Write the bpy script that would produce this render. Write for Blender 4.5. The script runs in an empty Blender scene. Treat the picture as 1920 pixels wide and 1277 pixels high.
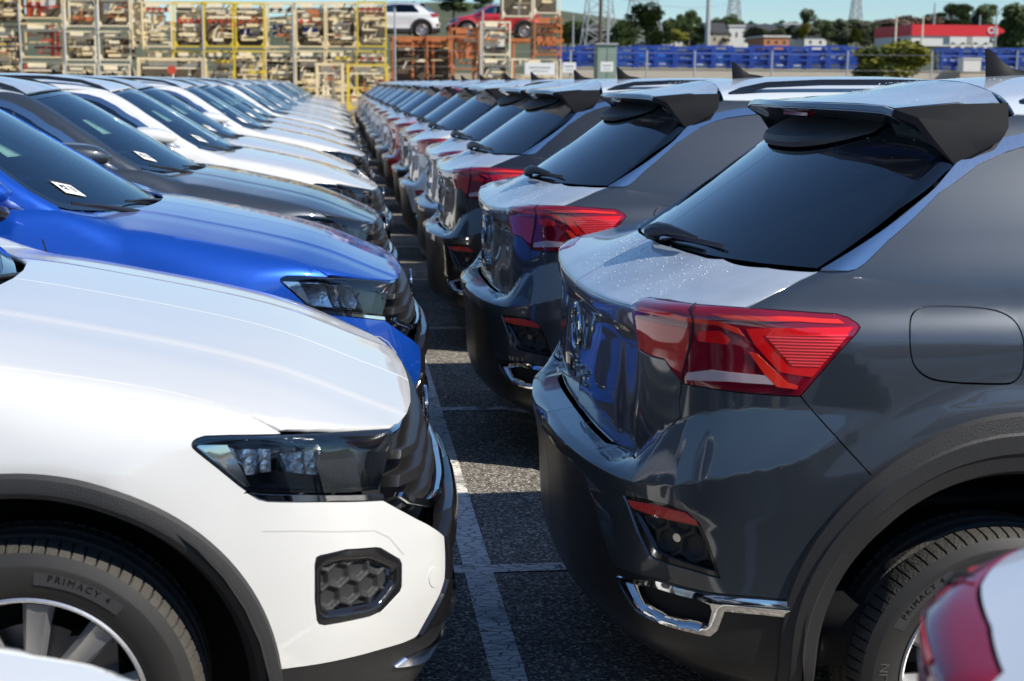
import bpy, bmesh, math, random
import numpy as np
from mathutils import Vector, Matrix
from mathutils.geometry import delaunay_2d_cdt
random.seed(7)
sc=bpy.context.scene
# ---------------------------------------------------------------- camera, sky, sun, exposure
CAM_H=1.5192; PITCH=.17916; YAW=.121547; ROLL=.008142
cd=bpy.data.cameras.new('camera'); cam=bpy.data.objects.new('camera',cd); sc.collection.objects.link(cam)
cd.sensor_width=36.0; cd.lens=36.0*2667/1920; cd.clip_start=.05; cd.clip_end=6000
cam.location=(0,0,CAM_H)
fw=Vector((math.sin(YAW)*math.cos(PITCH),math.cos(YAW)*math.cos(PITCH),-math.sin(PITCH)))
rt=Vector((math.cos(YAW),-math.sin(YAW),0)); up=rt.cross(fw)
c_,s_=math.cos(ROLL),math.sin(ROLL)
r2=rt*c_+up*s_; u2=up*c_-rt*s_
m=Matrix((r2,u2,-fw)).transposed().to_4x4(); m.translation=cam.location; cam.matrix_world=m
cd.dof.use_dof=True; cd.dof.focus_distance=3.9; cd.dof.aperture_fstop=6.0
sc.camera=cam
SUN_EL=math.radians(42); SUN_AZ=math.radians(-32)      # azimuth measured from +X towards +Y
w=bpy.data.worlds.new('World'); sc.world=w; w.use_nodes=True
nt=w.node_tree; bg=nt.nodes['Background']; sky=nt.nodes.new('ShaderNodeTexSky'); sky.sky_type='NISHITA'
sky.sun_disc=False; sky.sun_elevation=SUN_EL; sky.sun_rotation=math.pi/2-SUN_AZ
sky.air_density=1.0; sky.dust_density=0.0; sky.ozone_density=3.0
tn_=nt.nodes.new('ShaderNodeMix'); tn_.data_type='RGBA'; tn_.blend_type='MULTIPLY'; tn_.inputs['Factor'].default_value=1; tn_.inputs['B'].default_value=(.72,.87,1.0,1)
nt.links.new(sky.outputs[0],tn_.inputs['A']); nt.links.new(tn_.outputs['Result'],bg.inputs[0]); bg.inputs[1].default_value=.11
sd=Vector((math.cos(SUN_EL)*math.cos(SUN_AZ),math.cos(SUN_EL)*math.sin(SUN_AZ),math.sin(SUN_EL)))
sl=bpy.data.lights.new('sun','SUN'); sl.energy=5.0; sl.angle=math.radians(.53); sl.color=(1,.94,.84)
so=bpy.data.objects.new('sun',sl); sc.collection.objects.link(so); so.rotation_euler=(-sd).to_track_quat('-Z','Y').to_euler()
so.location=(30,-20,40)
sc.view_settings.view_transform='Standard'; sc.view_settings.look='None'; sc.view_settings.gamma=1; sc.view_settings.exposure=.2
sc.render.resolution_x=1024; sc.render.resolution_y=681
# ---------------------------------------------------------------- materials
def newmat(n):
    m=bpy.data.materials.new(n); m.use_nodes=True; return m,m.node_tree,m.node_tree.nodes['Principled BSDF']
def pbr(n,col,rough=.5,metal=0,coat=0,spec=.5,bump=0,bscale=60,var=0,vscale=3,cr=.03,emit=None):
    m,t,b=newmat(n); b.inputs['Base Color'].default_value=(*col,1); b.inputs['Roughness'].default_value=rough
    b.inputs['Metallic'].default_value=metal; b.inputs['Coat Weight'].default_value=coat; b.inputs['Coat Roughness'].default_value=cr
    b.inputs['Specular IOR Level'].default_value=spec
    tc=t.nodes.new('ShaderNodeTexCoord')
    if bump:
        nz=t.nodes.new('ShaderNodeTexNoise'); nz.inputs['Scale'].default_value=bscale; nz.inputs['Detail'].default_value=3
        t.links.new(tc.outputs['Object'],nz.inputs['Vector'])
        bp=t.nodes.new('ShaderNodeBump'); bp.inputs['Strength'].default_value=bump; bp.inputs['Distance'].default_value=.01
        t.links.new(nz.outputs['Fac'],bp.inputs['Height']); t.links.new(bp.outputs[0],b.inputs['Normal'])
    if var:
        nz=t.nodes.new('ShaderNodeTexNoise'); nz.inputs['Scale'].default_value=vscale; nz.inputs['Detail'].default_value=5
        t.links.new(tc.outputs['Object'],nz.inputs['Vector'])
        mx=t.nodes.new('ShaderNodeMix'); mx.data_type='RGBA'
        mx.inputs['A'].default_value=(*[c*(1-var) for c in col],1); mx.inputs['B'].default_value=(*[min(1,c*(1+var)) for c in col],1)
        t.links.new(nz.outputs['Fac'],mx.inputs['Factor']); t.links.new(mx.outputs['Result'],b.inputs['Base Color'])
    if emit:
        b.inputs['Emission Color'].default_value=(*emit,1); b.inputs['Emission Strength'].default_value=1
    return m
def paint():
    m,t,b=newmat('car_paint'); oi=t.nodes.new('ShaderNodeObjectInfo')
    tc=t.nodes.new('ShaderNodeTexCoord')
    nz=t.nodes.new('ShaderNodeTexVoronoi'); nz.inputs['Scale'].default_value=900
    t.links.new(tc.outputs['Object'],nz.inputs['Vector'])
    # metallic flakes: small brightness jitter scaled by how metallic the paint is
    hs=t.nodes.new('ShaderNodeHueSaturation')
    mr=t.nodes.new('ShaderNodeMapRange'); mr.inputs['To Min'].default_value=.82; mr.inputs['To Max'].default_value=1.18
    sp=t.nodes.new('ShaderNodeSeparateColor'); t.links.new(nz.outputs['Color'],sp.inputs[0]); t.links.new(sp.outputs[0],mr.inputs['Value'])
    ml=t.nodes.new('ShaderNodeMix'); ml.inputs['A'].default_value=1
    t.links.new(oi.outputs['Alpha'],ml.inputs['Factor']); t.links.new(mr.outputs[0],ml.inputs['B'])
    t.links.new(oi.outputs['Color'],hs.inputs['Color']); t.links.new(ml.outputs[0],hs.inputs['Value'])
    t.links.new(hs.outputs[0],b.inputs['Base Color']); 
    mm=t.nodes.new('ShaderNodeMath'); mm.operation='MULTIPLY'; mm.inputs[1].default_value=.75
    t.links.new(oi.outputs['Alpha'],mm.inputs[0]); t.links.new(mm.outputs[0],b.inputs['Metallic'])
    b.inputs['Roughness'].default_value=.42; b.inputs['Coat Weight'].default_value=1; b.inputs['Coat Roughness'].default_value=.02; b.inputs['Coat IOR'].default_value=1.8
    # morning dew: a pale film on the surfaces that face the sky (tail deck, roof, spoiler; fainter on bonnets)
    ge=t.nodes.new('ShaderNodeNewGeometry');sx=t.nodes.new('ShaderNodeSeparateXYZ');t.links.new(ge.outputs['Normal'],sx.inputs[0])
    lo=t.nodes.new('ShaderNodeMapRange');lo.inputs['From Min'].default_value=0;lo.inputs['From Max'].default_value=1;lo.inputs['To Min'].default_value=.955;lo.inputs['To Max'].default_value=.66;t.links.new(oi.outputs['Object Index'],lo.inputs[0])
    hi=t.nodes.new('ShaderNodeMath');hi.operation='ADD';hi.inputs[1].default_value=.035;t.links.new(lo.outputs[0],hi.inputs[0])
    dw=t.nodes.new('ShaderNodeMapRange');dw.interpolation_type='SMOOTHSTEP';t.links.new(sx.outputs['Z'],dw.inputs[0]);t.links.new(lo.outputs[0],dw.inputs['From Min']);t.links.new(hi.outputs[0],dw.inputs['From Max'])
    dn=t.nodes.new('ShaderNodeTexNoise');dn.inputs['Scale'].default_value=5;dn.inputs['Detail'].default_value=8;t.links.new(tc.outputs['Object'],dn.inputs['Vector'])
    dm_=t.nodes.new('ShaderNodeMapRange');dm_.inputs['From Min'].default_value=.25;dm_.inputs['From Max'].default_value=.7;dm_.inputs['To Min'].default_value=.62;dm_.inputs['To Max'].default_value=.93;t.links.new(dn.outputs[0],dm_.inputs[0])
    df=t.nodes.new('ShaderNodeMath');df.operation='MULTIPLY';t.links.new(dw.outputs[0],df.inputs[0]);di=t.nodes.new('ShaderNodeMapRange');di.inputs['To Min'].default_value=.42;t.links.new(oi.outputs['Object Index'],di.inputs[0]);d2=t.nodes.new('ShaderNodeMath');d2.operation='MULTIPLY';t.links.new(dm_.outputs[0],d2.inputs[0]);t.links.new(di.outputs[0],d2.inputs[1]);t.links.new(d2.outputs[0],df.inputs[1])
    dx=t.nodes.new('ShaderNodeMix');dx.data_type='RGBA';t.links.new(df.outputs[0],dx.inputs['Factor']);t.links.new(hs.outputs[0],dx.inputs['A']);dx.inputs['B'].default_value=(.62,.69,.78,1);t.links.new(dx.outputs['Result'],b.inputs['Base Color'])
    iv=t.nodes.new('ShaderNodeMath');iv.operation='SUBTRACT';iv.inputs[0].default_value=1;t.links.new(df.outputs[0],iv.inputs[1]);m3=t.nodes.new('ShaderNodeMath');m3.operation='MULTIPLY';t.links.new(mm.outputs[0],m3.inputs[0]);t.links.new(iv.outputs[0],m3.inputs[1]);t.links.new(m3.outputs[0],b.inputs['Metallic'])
    # faint film of dust
    n2=t.nodes.new('ShaderNodeTexNoise'); n2.inputs['Scale'].default_value=7; n2.inputs['Detail'].default_value=6
    t.links.new(tc.outputs['Object'],n2.inputs['Vector'])
    m2=t.nodes.new('ShaderNodeMapRange'); m2.inputs['To Min'].default_value=.015; m2.inputs['To Max'].default_value=.07
    t.links.new(n2.outputs[0],m2.inputs[0]); t.links.new(m2.outputs[0],b.inputs['Coat Roughness'])
    return m
def glass(n,tint,rough=0.0,f0=1.5):
    m=bpy.data.materials.new(n); m.use_nodes=True; t=m.node_tree; t.nodes.clear()
    o=t.nodes.new('ShaderNodeOutputMaterial'); mx=t.nodes.new('ShaderNodeMixShader'); tr=t.nodes.new('ShaderNodeBsdfTransparent'); gl=t.nodes.new('ShaderNodeBsdfGlossy')
    fr=t.nodes.new('ShaderNodeFresnel'); fr.inputs['IOR'].default_value=f0
    tr.inputs[0].default_value=(*tint,1); gl.inputs['Roughness'].default_value=rough; gl.inputs['Color'].default_value=(.80,.92,1,1)
    t.links.new(fr.outputs[0],mx.inputs[0]); t.links.new(tr.outputs[0],mx.inputs[1]); t.links.new(gl.outputs[0],mx.inputs[2]); t.links.new(mx.outputs[0],o.inputs[0])
    return m
M=dict(
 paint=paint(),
 clad=pbr('textured_black_plastic',(.030,.030,.031),.52,bump=.25,bscale=420,spec=.45),
 gloss=pbr('gloss_black_plastic',(.012,.012,.014),.12,coat=.6),
 trimblk=pbr('satin_black_plastic',(.018,.018,.019),.35,bump=.1,bscale=300),
 chrome=pbr('chrome',(.78,.79,.80),.06,metal=1),
 alu=pbr('satin_aluminium_trim',(.80,.82,.86),.14,metal=1,bump=.02),
 glass=glass('windscreen_glass',(.70,.88,.84),f0=2.8),
 priv=glass('privacy_glass',(.05,.06,.07),f0=1.6),
 lens=glass('clear_lens',(.95,.97,.98),f0=1.75),
 frit=pbr('dark_glass',(.004,.006,.010),.03,coat=1,spec=1.0,cr=.0),
 hous=pbr('lamp_housing',(.02,.022,.028),.18,coat=.5),
 crys=pbr('lamp_reflector',(.93,.93,.94),.2,metal=1,bump=.3,bscale=80),
 tyre=pbr('tyre_rubber',(.032,.031,.030),.5,bump=.06,bscale=350,var=.2,vscale=9),
 tread=pbr('dusty_tread_rubber',(.062,.058,.050),.8,bump=.4,bscale=160,var=.35,vscale=25),
 letter=pbr('tyre_lettering',(.016,.016,.016),.35),
 plate=pbr('tyre_label_panel',(.050,.050,.052),.55),
 letl=pbr('light_tyre_lettering',(.085,.085,.088),.5),
 rim=pbr('silver_alloy',(.66,.66,.67),.36,metal=.85,coat=.4,bump=.05),
 disc=pbr('brake_disc',(.20,.20,.21),.4,metal=1),
 dark=pbr('dark_underbody',(.008,.008,.009),.8),
 cloth=pbr('seat_cloth',(.05,.05,.055),.9,bump=.4,bscale=200,var=.2),
 dash=pbr('dashboard_plastic',(.025,.025,.028),.6,bump=.2,bscale=300),
 tdark=pbr('tail_lens_dark_red',(.22,.004,.018),.06,coat=1,spec=.8),
 tred=pbr('tail_lens_red',(.82,.008,.010),.12,coat=1),
 tbar=pbr('tail_light_bar',(.85,.03,.015),.15,coat=1,emit=None),
 tmid=pbr('tail_lens_wine_red',(.35,.006,.02),.08,coat=1),
 tpink=pbr('tail_lens_pale_red',(.58,.05,.04),.1,coat=1),
 twhite=pbr('reversing_lens',(.55,.42,.44),.12,coat=1),
 refl=pbr('red_reflector',(.60,.02,.02),.15,coat=1,bump=.5,bscale=150),
 mirror=pbr('mirror_glass',(.8,.8,.8),.02,metal=1),
 paper=pbr('paper_tag',(.82,.82,.80),.7,var=.04,vscale=40),
 paper2=pbr('delivery_paper',(.42,.50,.48),.8,var=.25,vscale=30),
 fade=pbr('shaded_crease',(.50,.50,.49),.5),
 spcap=pbr('spoiler_cap_plastic',(.007,.008,.011),.62,spec=.12),
 aer=pbr('aerial_black',(.007,.008,.011),.55,spec=.15),
 ink=pbr('printed_ink',(.03,.03,.03),.6),
 water=pbr('water_drop',(.62,.68,.75),.08,coat=1,spec=1),
)
def asphalt():
    m,t,b=newmat('asphalt');tc=t.nodes.new('ShaderNodeTexCoord');L=t.links.new
    v=t.nodes.new('ShaderNodeTexVoronoi');v.inputs['Scale'].default_value=130;L(tc.outputs['Object'],v.inputs['Vector'])
    sp=t.nodes.new('ShaderNodeSeparateColor');L(v.outputs['Color'],sp.inputs[0])
    r=t.nodes.new('ShaderNodeValToRGB');e=r.color_ramp.elements;e[0].position=0;e[0].color=(.045,.042,.038,1);e[1].position=1;e[1].color=(.55,.50,.42,1)
    q=r.color_ramp.elements.new(.55);q.color=(.14,.128,.11,1);q=r.color_ramp.elements.new(.85);q.color=(.27,.245,.205,1)
    L(sp.outputs[0],r.inputs[0])
    n=t.nodes.new('ShaderNodeTexNoise');n.inputs['Scale'].default_value=1.3;n.inputs['Detail'].default_value=6;L(tc.outputs['Object'],n.inputs['Vector'])
    mr=t.nodes.new('ShaderNodeMapRange');mr.inputs['From Min'].default_value=.3;mr.inputs['From Max'].default_value=.7;mr.inputs['To Min'].default_value=.75;mr.inputs['To Max'].default_value=1.7;L(n.outputs[0],mr.inputs[0])
    hs=t.nodes.new('ShaderNodeHueSaturation');L(r.outputs[0],hs.inputs['Color']);L(mr.outputs[0],hs.inputs['Value']);L(hs.outputs[0],b.inputs['Base Color'])
    b.inputs['Roughness'].default_value=.85
    bp=t.nodes.new('ShaderNodeBump');bp.inputs['Strength'].default_value=.9;bp.inputs['Distance'].default_value=.004;L(v.outputs['Distance'],bp.inputs['Height']);L(bp.outputs[0],b.inputs['Normal'])
    return m
def roadpaint():
    m,t,b=newmat('worn_road_paint');tc=t.nodes.new('ShaderNodeTexCoord');L=t.links.new
    mp=t.nodes.new('ShaderNodeMapping');mp.inputs['Scale'].default_value=(1,2.6,1);L(tc.outputs['Object'],mp.inputs['Vector'])
    v=t.nodes.new('ShaderNodeTexVoronoi');v.feature='DISTANCE_TO_EDGE';v.inputs['Scale'].default_value=16;L(mp.outputs[0],v.inputs['Vector'])
    n=t.nodes.new('ShaderNodeTexNoise');n.inputs['Scale'].default_value=45;n.inputs['Detail'].default_value=8;n.inputs['Roughness'].default_value=.75;L(mp.outputs[0],n.inputs['Vector'])
    n2=t.nodes.new('ShaderNodeTexNoise');n2.inputs['Scale'].default_value=5;L(tc.outputs['Object'],n2.inputs['Vector'])
    r1=t.nodes.new('ShaderNodeMapRange');r1.inputs['From Min'].default_value=.0;r1.inputs['From Max'].default_value=.06;L(v.outputs['Distance'],r1.inputs[0])
    r2=t.nodes.new('ShaderNodeMapRange');r2.inputs['From Min'].default_value=.66;r2.inputs['From Max'].default_value=.56;L(n.outputs[0],r2.inputs[0])
    r3=t.nodes.new('ShaderNodeMapRange');r3.inputs['From Min'].default_value=.74;r3.inputs['From Max'].default_value=.58;L(n2.outputs[0],r3.inputs[0])
    a=t.nodes.new('ShaderNodeMath');a.operation='MULTIPLY';L(r1.outputs[0],a.inputs[0]);L(r2.outputs[0],a.inputs[1])
    a2=t.nodes.new('ShaderNodeMath');a2.operation='MULTIPLY';a2.use_clamp=True;L(a.outputs[0],a2.inputs[0]);L(r3.outputs[0],a2.inputs[1])
    mx=t.nodes.new('ShaderNodeMix');mx.data_type='RGBA';mx.inputs['A'].default_value=(.085,.080,.074,1);mx.inputs['B'].default_value=(.88,.86,.80,1);L(a2.outputs[0],mx.inputs['Factor']);L(mx.outputs['Result'],b.inputs['Base Color'])
    b.inputs['Roughness'].default_value=.75;bp=t.nodes.new('ShaderNodeBump');bp.inputs['Strength'].default_value=.6;bp.inputs['Distance'].default_value=.004;L(a2.outputs[0],bp.inputs['Height']);L(bp.outputs[0],b.inputs['Normal'])
    return m
def leaf(n,c1,c2):
    m,t,b=newmat(n);L=t.links.new;g=t.nodes.new('ShaderNodeNewGeometry');r=t.nodes.new('ShaderNodeMix');r.data_type='RGBA';r.inputs['A'].default_value=(*c1,1);r.inputs['B'].default_value=(*c2,1)
    L(g.outputs['Random Per Island'],r.inputs['Factor']);L(r.outputs['Result'],b.inputs['Base Color']);b.inputs['Roughness'].default_value=.6;b.inputs['Specular IOR Level'].default_value=.25
    return m
def ribbed(n,col):
    m,t,b=newmat(n); b.inputs['Base Color'].default_value=(*col,1); b.inputs['Roughness'].default_value=.12; b.inputs['Coat Weight'].default_value=1
    tc=t.nodes.new('ShaderNodeTexCoord'); wv=t.nodes.new('ShaderNodeTexWave'); wv.bands_direction='Z'; wv.inputs['Scale'].default_value=48
    t.links.new(tc.outputs['Object'],wv.inputs['Vector'])
    mx=t.nodes.new('ShaderNodeMix'); mx.data_type='RGBA'; mx.inputs['A'].default_value=(*[c*.74 for c in col],1); mx.inputs['B'].default_value=(min(1,col[0]*1.15),col[1]*4,col[2]*4,1)
    t.links.new(wv.outputs['Fac'],mx.inputs['Factor']); t.links.new(mx.outputs['Result'],b.inputs['Base Color'])
    bp=t.nodes.new('ShaderNodeBump'); bp.inputs['Strength'].default_value=.5; bp.inputs['Distance'].default_value=.003
    t.links.new(wv.outputs['Fac'],bp.inputs['Height']); t.links.new(bp.outputs[0],b.inputs['Normal']); return m
M['trib']=ribbed('tail_reflex_ribs',(.90,.015,.018))
M.update(asphalt=asphalt(),line=roadpaint(),
 soil=pbr('dry_earth',(.30,.24,.15),.95,bump=.5,bscale=3,var=.25,vscale=.4),
 hill=pbr('hill_scrub',(.075,.085,.04),.95,bump=.6,bscale=.05,var=.5,vscale=.03),
 leafg=leaf('dark_green_leaves',(.035,.060,.018),(.11,.14,.045)),leafy=leaf('yellow_green_leaves',(.11,.13,.018),(.26,.24,.035)),leafo=leaf('grey_green_leaves',(.06,.075,.04),(.13,.14,.08)),leafb=leaf('brown_twigs',(.13,.09,.06),(.22,.16,.11)),
 bark=pbr('bark',(.10,.08,.06),.9,bump=.5,bscale=20),
 cream=pbr('cream_painted_steel',(.82,.66,.38),.55,var=.22,vscale=4,bump=.2,bscale=20),
 cream2=pbr('pale_painted_steel',(.84,.74,.54),.55,var=.18,vscale=5),
 yellow=pbr('yellow_painted_steel',(.72,.53,.05),.5,var=.12,vscale=5),
 redst=pbr('red_painted_steel',(.55,.07,.03),.5,var=.2,vscale=5),
 rust=pbr('rusty_orange_steel',(.50,.17,.06),.8,var=.3,vscale=4,bump=.3,bscale=15),
 dsteel=pbr('dark_steel',(.11,.085,.055),.6,var=.4,vscale=5),
 wsteel=pbr('white_pressed_panel',(.62,.62,.58),.4,var=.1,vscale=4),
 bsteel=pbr('blue_painted_steel',(.012,.055,.33),.45,var=.25,vscale=2),
 bsteel2=pbr('bright_blue_parts',(.02,.13,.52),.5,var=.2,vscale=3),
 galv=pbr('galvanised_steel',(.42,.43,.43),.5,metal=.3,var=.15,vscale=3),
 gpaint=pbr('green_grey_paint',(.20,.27,.22),.6,var=.12,vscale=3),
 wall=pbr('white_render',(.70,.68,.64),.9,var=.06,vscale=.5),wallb=pbr('beige_render',(.48,.40,.30),.9,var=.1,vscale=.5),
 brick=pbr('orange_brick',(.50,.20,.09),.9,var=.15,vscale=2),roofd=pbr('dark_roof',(.05,.048,.05),.8,var=.2,vscale=1),redw=pbr('red_cladding',(.68,.02,.03),.5,var=.06,vscale=.3),
 win=pbr('window_pane',(.04,.05,.06),.1),sign=pbr('white_sign_face',(.74,.74,.72),.6,var=.05,vscale=2),conc=pbr('weathered_concrete',(.42,.38,.32),.9,var=.15,vscale=1,bump=.3,bscale=8))
# ---------------------------------------------------------------- car surface (implicit, half body, w>=0)
def pch(xs,ys):
    """monotone cubic interpolation (vectorised)"""
    xs=np.array(xs,float);ys=np.array(ys,float)
    h=np.diff(xs);d=np.diff(ys)/h;m=np.zeros(len(xs))
    for i in range(1,len(xs)-1):
        if d[i-1]*d[i]>0:
            a=2*h[i]+h[i-1];b=h[i]+2*h[i-1];m[i]=(a+b)/(a/d[i-1]+b/d[i])
    m[0]=d[0];m[-1]=d[-1]
    def f(x):
        x=np.clip(x,xs[0],xs[-1]);i=np.clip(np.searchsorted(xs,x)-1,0,len(h)-1)
        t=(x-xs[i])/h[i];t2=t*t;t3=t2*t
        return (2*t3-3*t2+1)*ys[i]+(t3-2*t2+t)*h[i]*m[i]+(3*t2-2*t3)*ys[i+1]+(t3-t2)*h[i]*m[i+1]
    return f
def sst(x):
    x=np.clip(x,0,1);return x*x*(3-2*x)
def smin(a,b,k):
    h=np.clip(.5+.5*(b-a)/k,0,1);return b+(a-b)*h-k*h*(1-h)
Wb=pch([-3.6,-3.3,-3.1,-2.9,-2.6,-2.2,-1.6,-1.0,-.5,-.2,0,.2,.33,.45,.6,.8,1.0],
       [.82,.85,.868,.878,.882,.872,.864,.864,.868,.872,.876,.872,.862,.842,.81,.75,.68])
_z=[.15,.25,.40,.55,.70,.80,.88,.95,1.00,1.05,1.10,1.16]
Pf=pch(_z,[-.05,-.02,-.003,0,0,-.003,-.010,-.028,-.05,-.08,-.11,-.15])
Pd=pch(_z,[-.03,-.005,-.012,-.020,-.014,-.006,0,-.004,-.016,-.035,-.07,-.13])
Pr=pch(_z,[-.05,-.02,-.003,0,-.002,-.005,-.010,-.016,-.026,-.055,-.12,-.20])
Wf_=pch([-.55,-.2],[0,1]);Wr_=pch([-2.6,-2.1],[1,0])
AX=(0.0,-2.59);AZ=.33
def Wside(x,z):
    a=Wf_(x);b=Wr_(x)
    w=Wb(x)+Pd(z)*(1-a)*(1-b)+Pf(z)*a+Pr(z)*b
    for ax in AX:
        r=np.hypot(x-ax,(z-AZ))
        w=w+.020*sst((.60-r)/.115)*sst((z-.05)/.3)
    # shallow crease line along the shoulder
    w=w+.006*np.exp(-((z-.93+.02*x)/.018)**2)*sst((-.2-x)/.3)*sst((x+2.75)/.5)
    return w
Fw=pch([0,.2,.4,.5,.58,.65,.72,.78,.84,.9,1.0],[.885,.878,.856,.826,.768,.702,.628,.545,.41,.22,-.3])
Fc=pch([.15,.25,.35,.45,.55,.62,.70,.78,.82,.90,1.0],[-.10,-.045,-.01,0,-.012,-.045,-.07,-.088,-.112,-.2,-.4])
Fk=pch([.15,.25,.35,.45,.55,.62,.70,.78,.82,.90,1.0],[-.10,-.04,-.01,0,-.005,-.014,-.03,-.048,-.060,-.11,-.25])
def Xfront(w,z):
    c=sst((w-.35)/.3);return Fw(w)+Fc(z)*(1-c)+Fk(z)*c
Ru=pch([0,.2,.4,.55,.65,.72,.78,.82,.86,.9,1.0],[-3.412,-3.408,-3.394,-3.372,-3.343,-3.300,-3.225,-3.13,-2.96,-2.7,-2.2])
Rl=pch([0,.2,.4,.55,.65,.72,.78,.82,.86,.9,1.0],[-3.497,-3.491,-3.466,-3.432,-3.397,-3.352,-3.290,-3.22,-3.10,-2.9,-2.4])
Rz=pch([.15,.20,.24,.27,.32,.40,.50,.57,.62,.7],[.22,.14,.065,.040,.028,.022,.017,.008,0,0])
Zi=pch([0,.5,.6,.7,.8,.9],[.668,.668,.70,.785,.84,.86]);Zo=pch([0,.5,.65,.75,.85,.9],[.650,.648,.645,.66,.72,.80])
Uz=pch([.60,.68,.75,.85,.92,.955,.975,1.005,1.1],[.016,.016,.016,.020,.020,.012,.002,0,.0])
def Xrear(w,z):
    u=Ru(w)+Uz(z)*(1-.75*sst((w-.45)/.2));l=Rl(w)+Rz(z)
    s=np.clip((z-Zo(w))/(Zi(w)-Zo(w)),0,1)
    return l+(u-l)*s
Hc=pch([-3.6,-.8,-.5,-.25,-.15,-.09,.04,.244,.381,.482,.551,.61,.67,.72,.77,.82,.9],[1.12,1.12,1.09,1.056,1.043,1.033,1.008,.966,.933,.902,.875,.850,.825,.805,.781,.735,.62])
Hk=pch([0,.2,.345,.385,.42,.55,.65,.72,.77,.85,.92],[-.004,-.002,.001,.002,.0065,.012,.021,.029,.037,.085,.15])
def Ztop(x,w):
    bl=sst((-.20-x)/.32)*sst((w-.50)/.26)
    hood=(Hc(x)-Hk(w))*(1-bl)+1.092*bl
    zl=1.005+.070*w*w;xl=Ru(np.minimum(w,.84));xg=-3.213+.43*w*w
    deck=zl+(1.121-zl)*np.clip((x-xl)/np.maximum(xg-xl,.05),-1,1.06)
    return np.where(x<-2.4,deck,hood)
def Fbody(x,w,z):
    g=smin(Wside(x,z)-w,Xfront(w,z)-x,.035)
    g=smin(g,x-Xrear(w,z),.016)
    tk=np.where(x<-2.4,.012,.035)
    return smin(g,Ztop(x,w)-z,tk)
# ------- greenhouse
Gb=pch([-3.4,-3.2,-3.0,-2.7,-2.2,-1.5,-.8,-.45,-.3,0],[.66,.70,.738,.772,.797,.81,.805,.78,.745,.68])
Gz=pch([.95,1.08,1.2,1.3,1.4,1.45,1.5,1.55,1.6],[.015,0,-.045,-.095,-.160,-.200,-.262,-.36,-.5])
Gr=pch([-3.4,-2.9,-2.8,-2.5,-2.1,-1.7,-1.3,-1.0,-.8,-.5],[1.43,1.475,1.495,1.532,1.555,1.560,1.538,1.492,1.445,1.33])
def Wgh(x,z): return Gb(x)+Gz(z)
def Xws(w,z): return -.275-1.66*(z-1.085)-.10*(z-1.085)**2-.26*w*w
def Xbl(w,z): return -3.215+1.42*(z-1.12)+.43*w*w
def Fgh(x,w,z):
    g=smin(Wgh(x,z)-w,(Xws(w,z)-x)*.55,.03)
    g=smin(g,(x-Xbl(w,z))*.6,.02)
    return smin(g,Gr(x)-.15*w*w-z,.05)
# wrap parametrisations:  (t,v) -> 3D
class Wrap:
    def __init__(s,F,xf,xr,w0,z0,smax,fan=.7):
        s.F=F;s.xf=xf;s.xr=xr;s.w0=w0;s.z0=z0;s.smax=smax;s.fan=fan
        s.t1=w0;s.t2=w0+fan;s.t3=s.t2+(xf-xr);s.t4=s.t3+fan;s.t5=s.t4+w0
    def ray(s,t,v):
        t=np.asarray(t,float);v=np.asarray(v,float)
        ox=np.where(t<s.t2,s.xf,np.where(t<s.t3,s.xf-(t-s.t2),s.xr))
        ow=np.where(t<s.t1,t,np.where(t<s.t4,s.w0,s.w0-(t-s.t4)))
        th=np.where(t<s.t1,0,np.where(t<s.t2,(t-s.t1)/s.fan*np.pi/2,np.where(t<s.t3,np.pi/2,np.where(t<s.t4,np.pi/2+(t-s.t3)/s.fan*np.pi/2,np.pi))))
        ph=np.maximum(0,(v-s.z0)/.4*np.pi/3);oz=np.minimum(v,s.z0)
        return ox,ow,oz,np.cos(th)*np.cos(ph),np.sin(th)*np.cos(ph),np.sin(ph)
    def ev(s,t,v,off=0):
        ox,ow,oz,dx,dw,dz=s.ray(t,v);lo=np.zeros_like(ox+oz);hi=lo+s.smax
        for _ in range(26):
            m=(lo+hi)/2;i=s.F(ox+m*dx,ow+m*dw,oz+m*dz)>0
            lo=np.where(i,m,lo);hi=np.where(i,hi,m)
        P=np.stack([ox+lo*dx,ow+lo*dw,oz+lo*dz],-1);N=grad(s.F,P)
        return P+N*np.asarray(off)[...,None],N
    def inv(s,x,w,z):
        if x>s.xf: t=w if w<s.w0 else s.t1+np.arctan2(w-s.w0,x-s.xf)/(np.pi/2)*s.fan;ox,ow=s.xf,min(w,s.w0)
        elif x<s.xr: t=s.t5-w if w<s.w0 else s.t3+np.arctan2(-(x-s.xr),w-s.w0)/(np.pi/2)*s.fan;ox,ow=s.xr,min(w,s.w0)
        else: t=s.t2+(s.xf-x);ox,ow=x,s.w0
        rho=np.hypot(x-ox,w-ow)
        v=z if z<=s.z0 else s.z0+np.arctan2(z-s.z0,rho)/(np.pi/3)*.4
        return float(t),float(v)
class Top:
    "vertical rays (x,w) onto an implicit body"
    def __init__(s,F,z0,z1): s.F=F;s.z0=z0;s.z1=z1
    def ev(s,x,w,off=0):
        x=np.asarray(x,float);w=np.asarray(w,float);lo=np.zeros_like(x+w)+s.z0;hi=lo*0+s.z1;sg=np.sign(w)+(w==0);a=np.abs(w)
        for _ in range(26):
            m=(lo+hi)/2;i=s.F(x,a,m)>0;lo=np.where(i,m,lo);hi=np.where(i,hi,m)
        P=np.stack([x+0*a,a+0*x,lo],-1);N=grad(s.F,P);P[...,1]*=sg;N[...,1]*=sg
        return P+N*np.asarray(off)[...,None],N
    def inv(s,x,w,z): return float(x),float(w)
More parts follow.
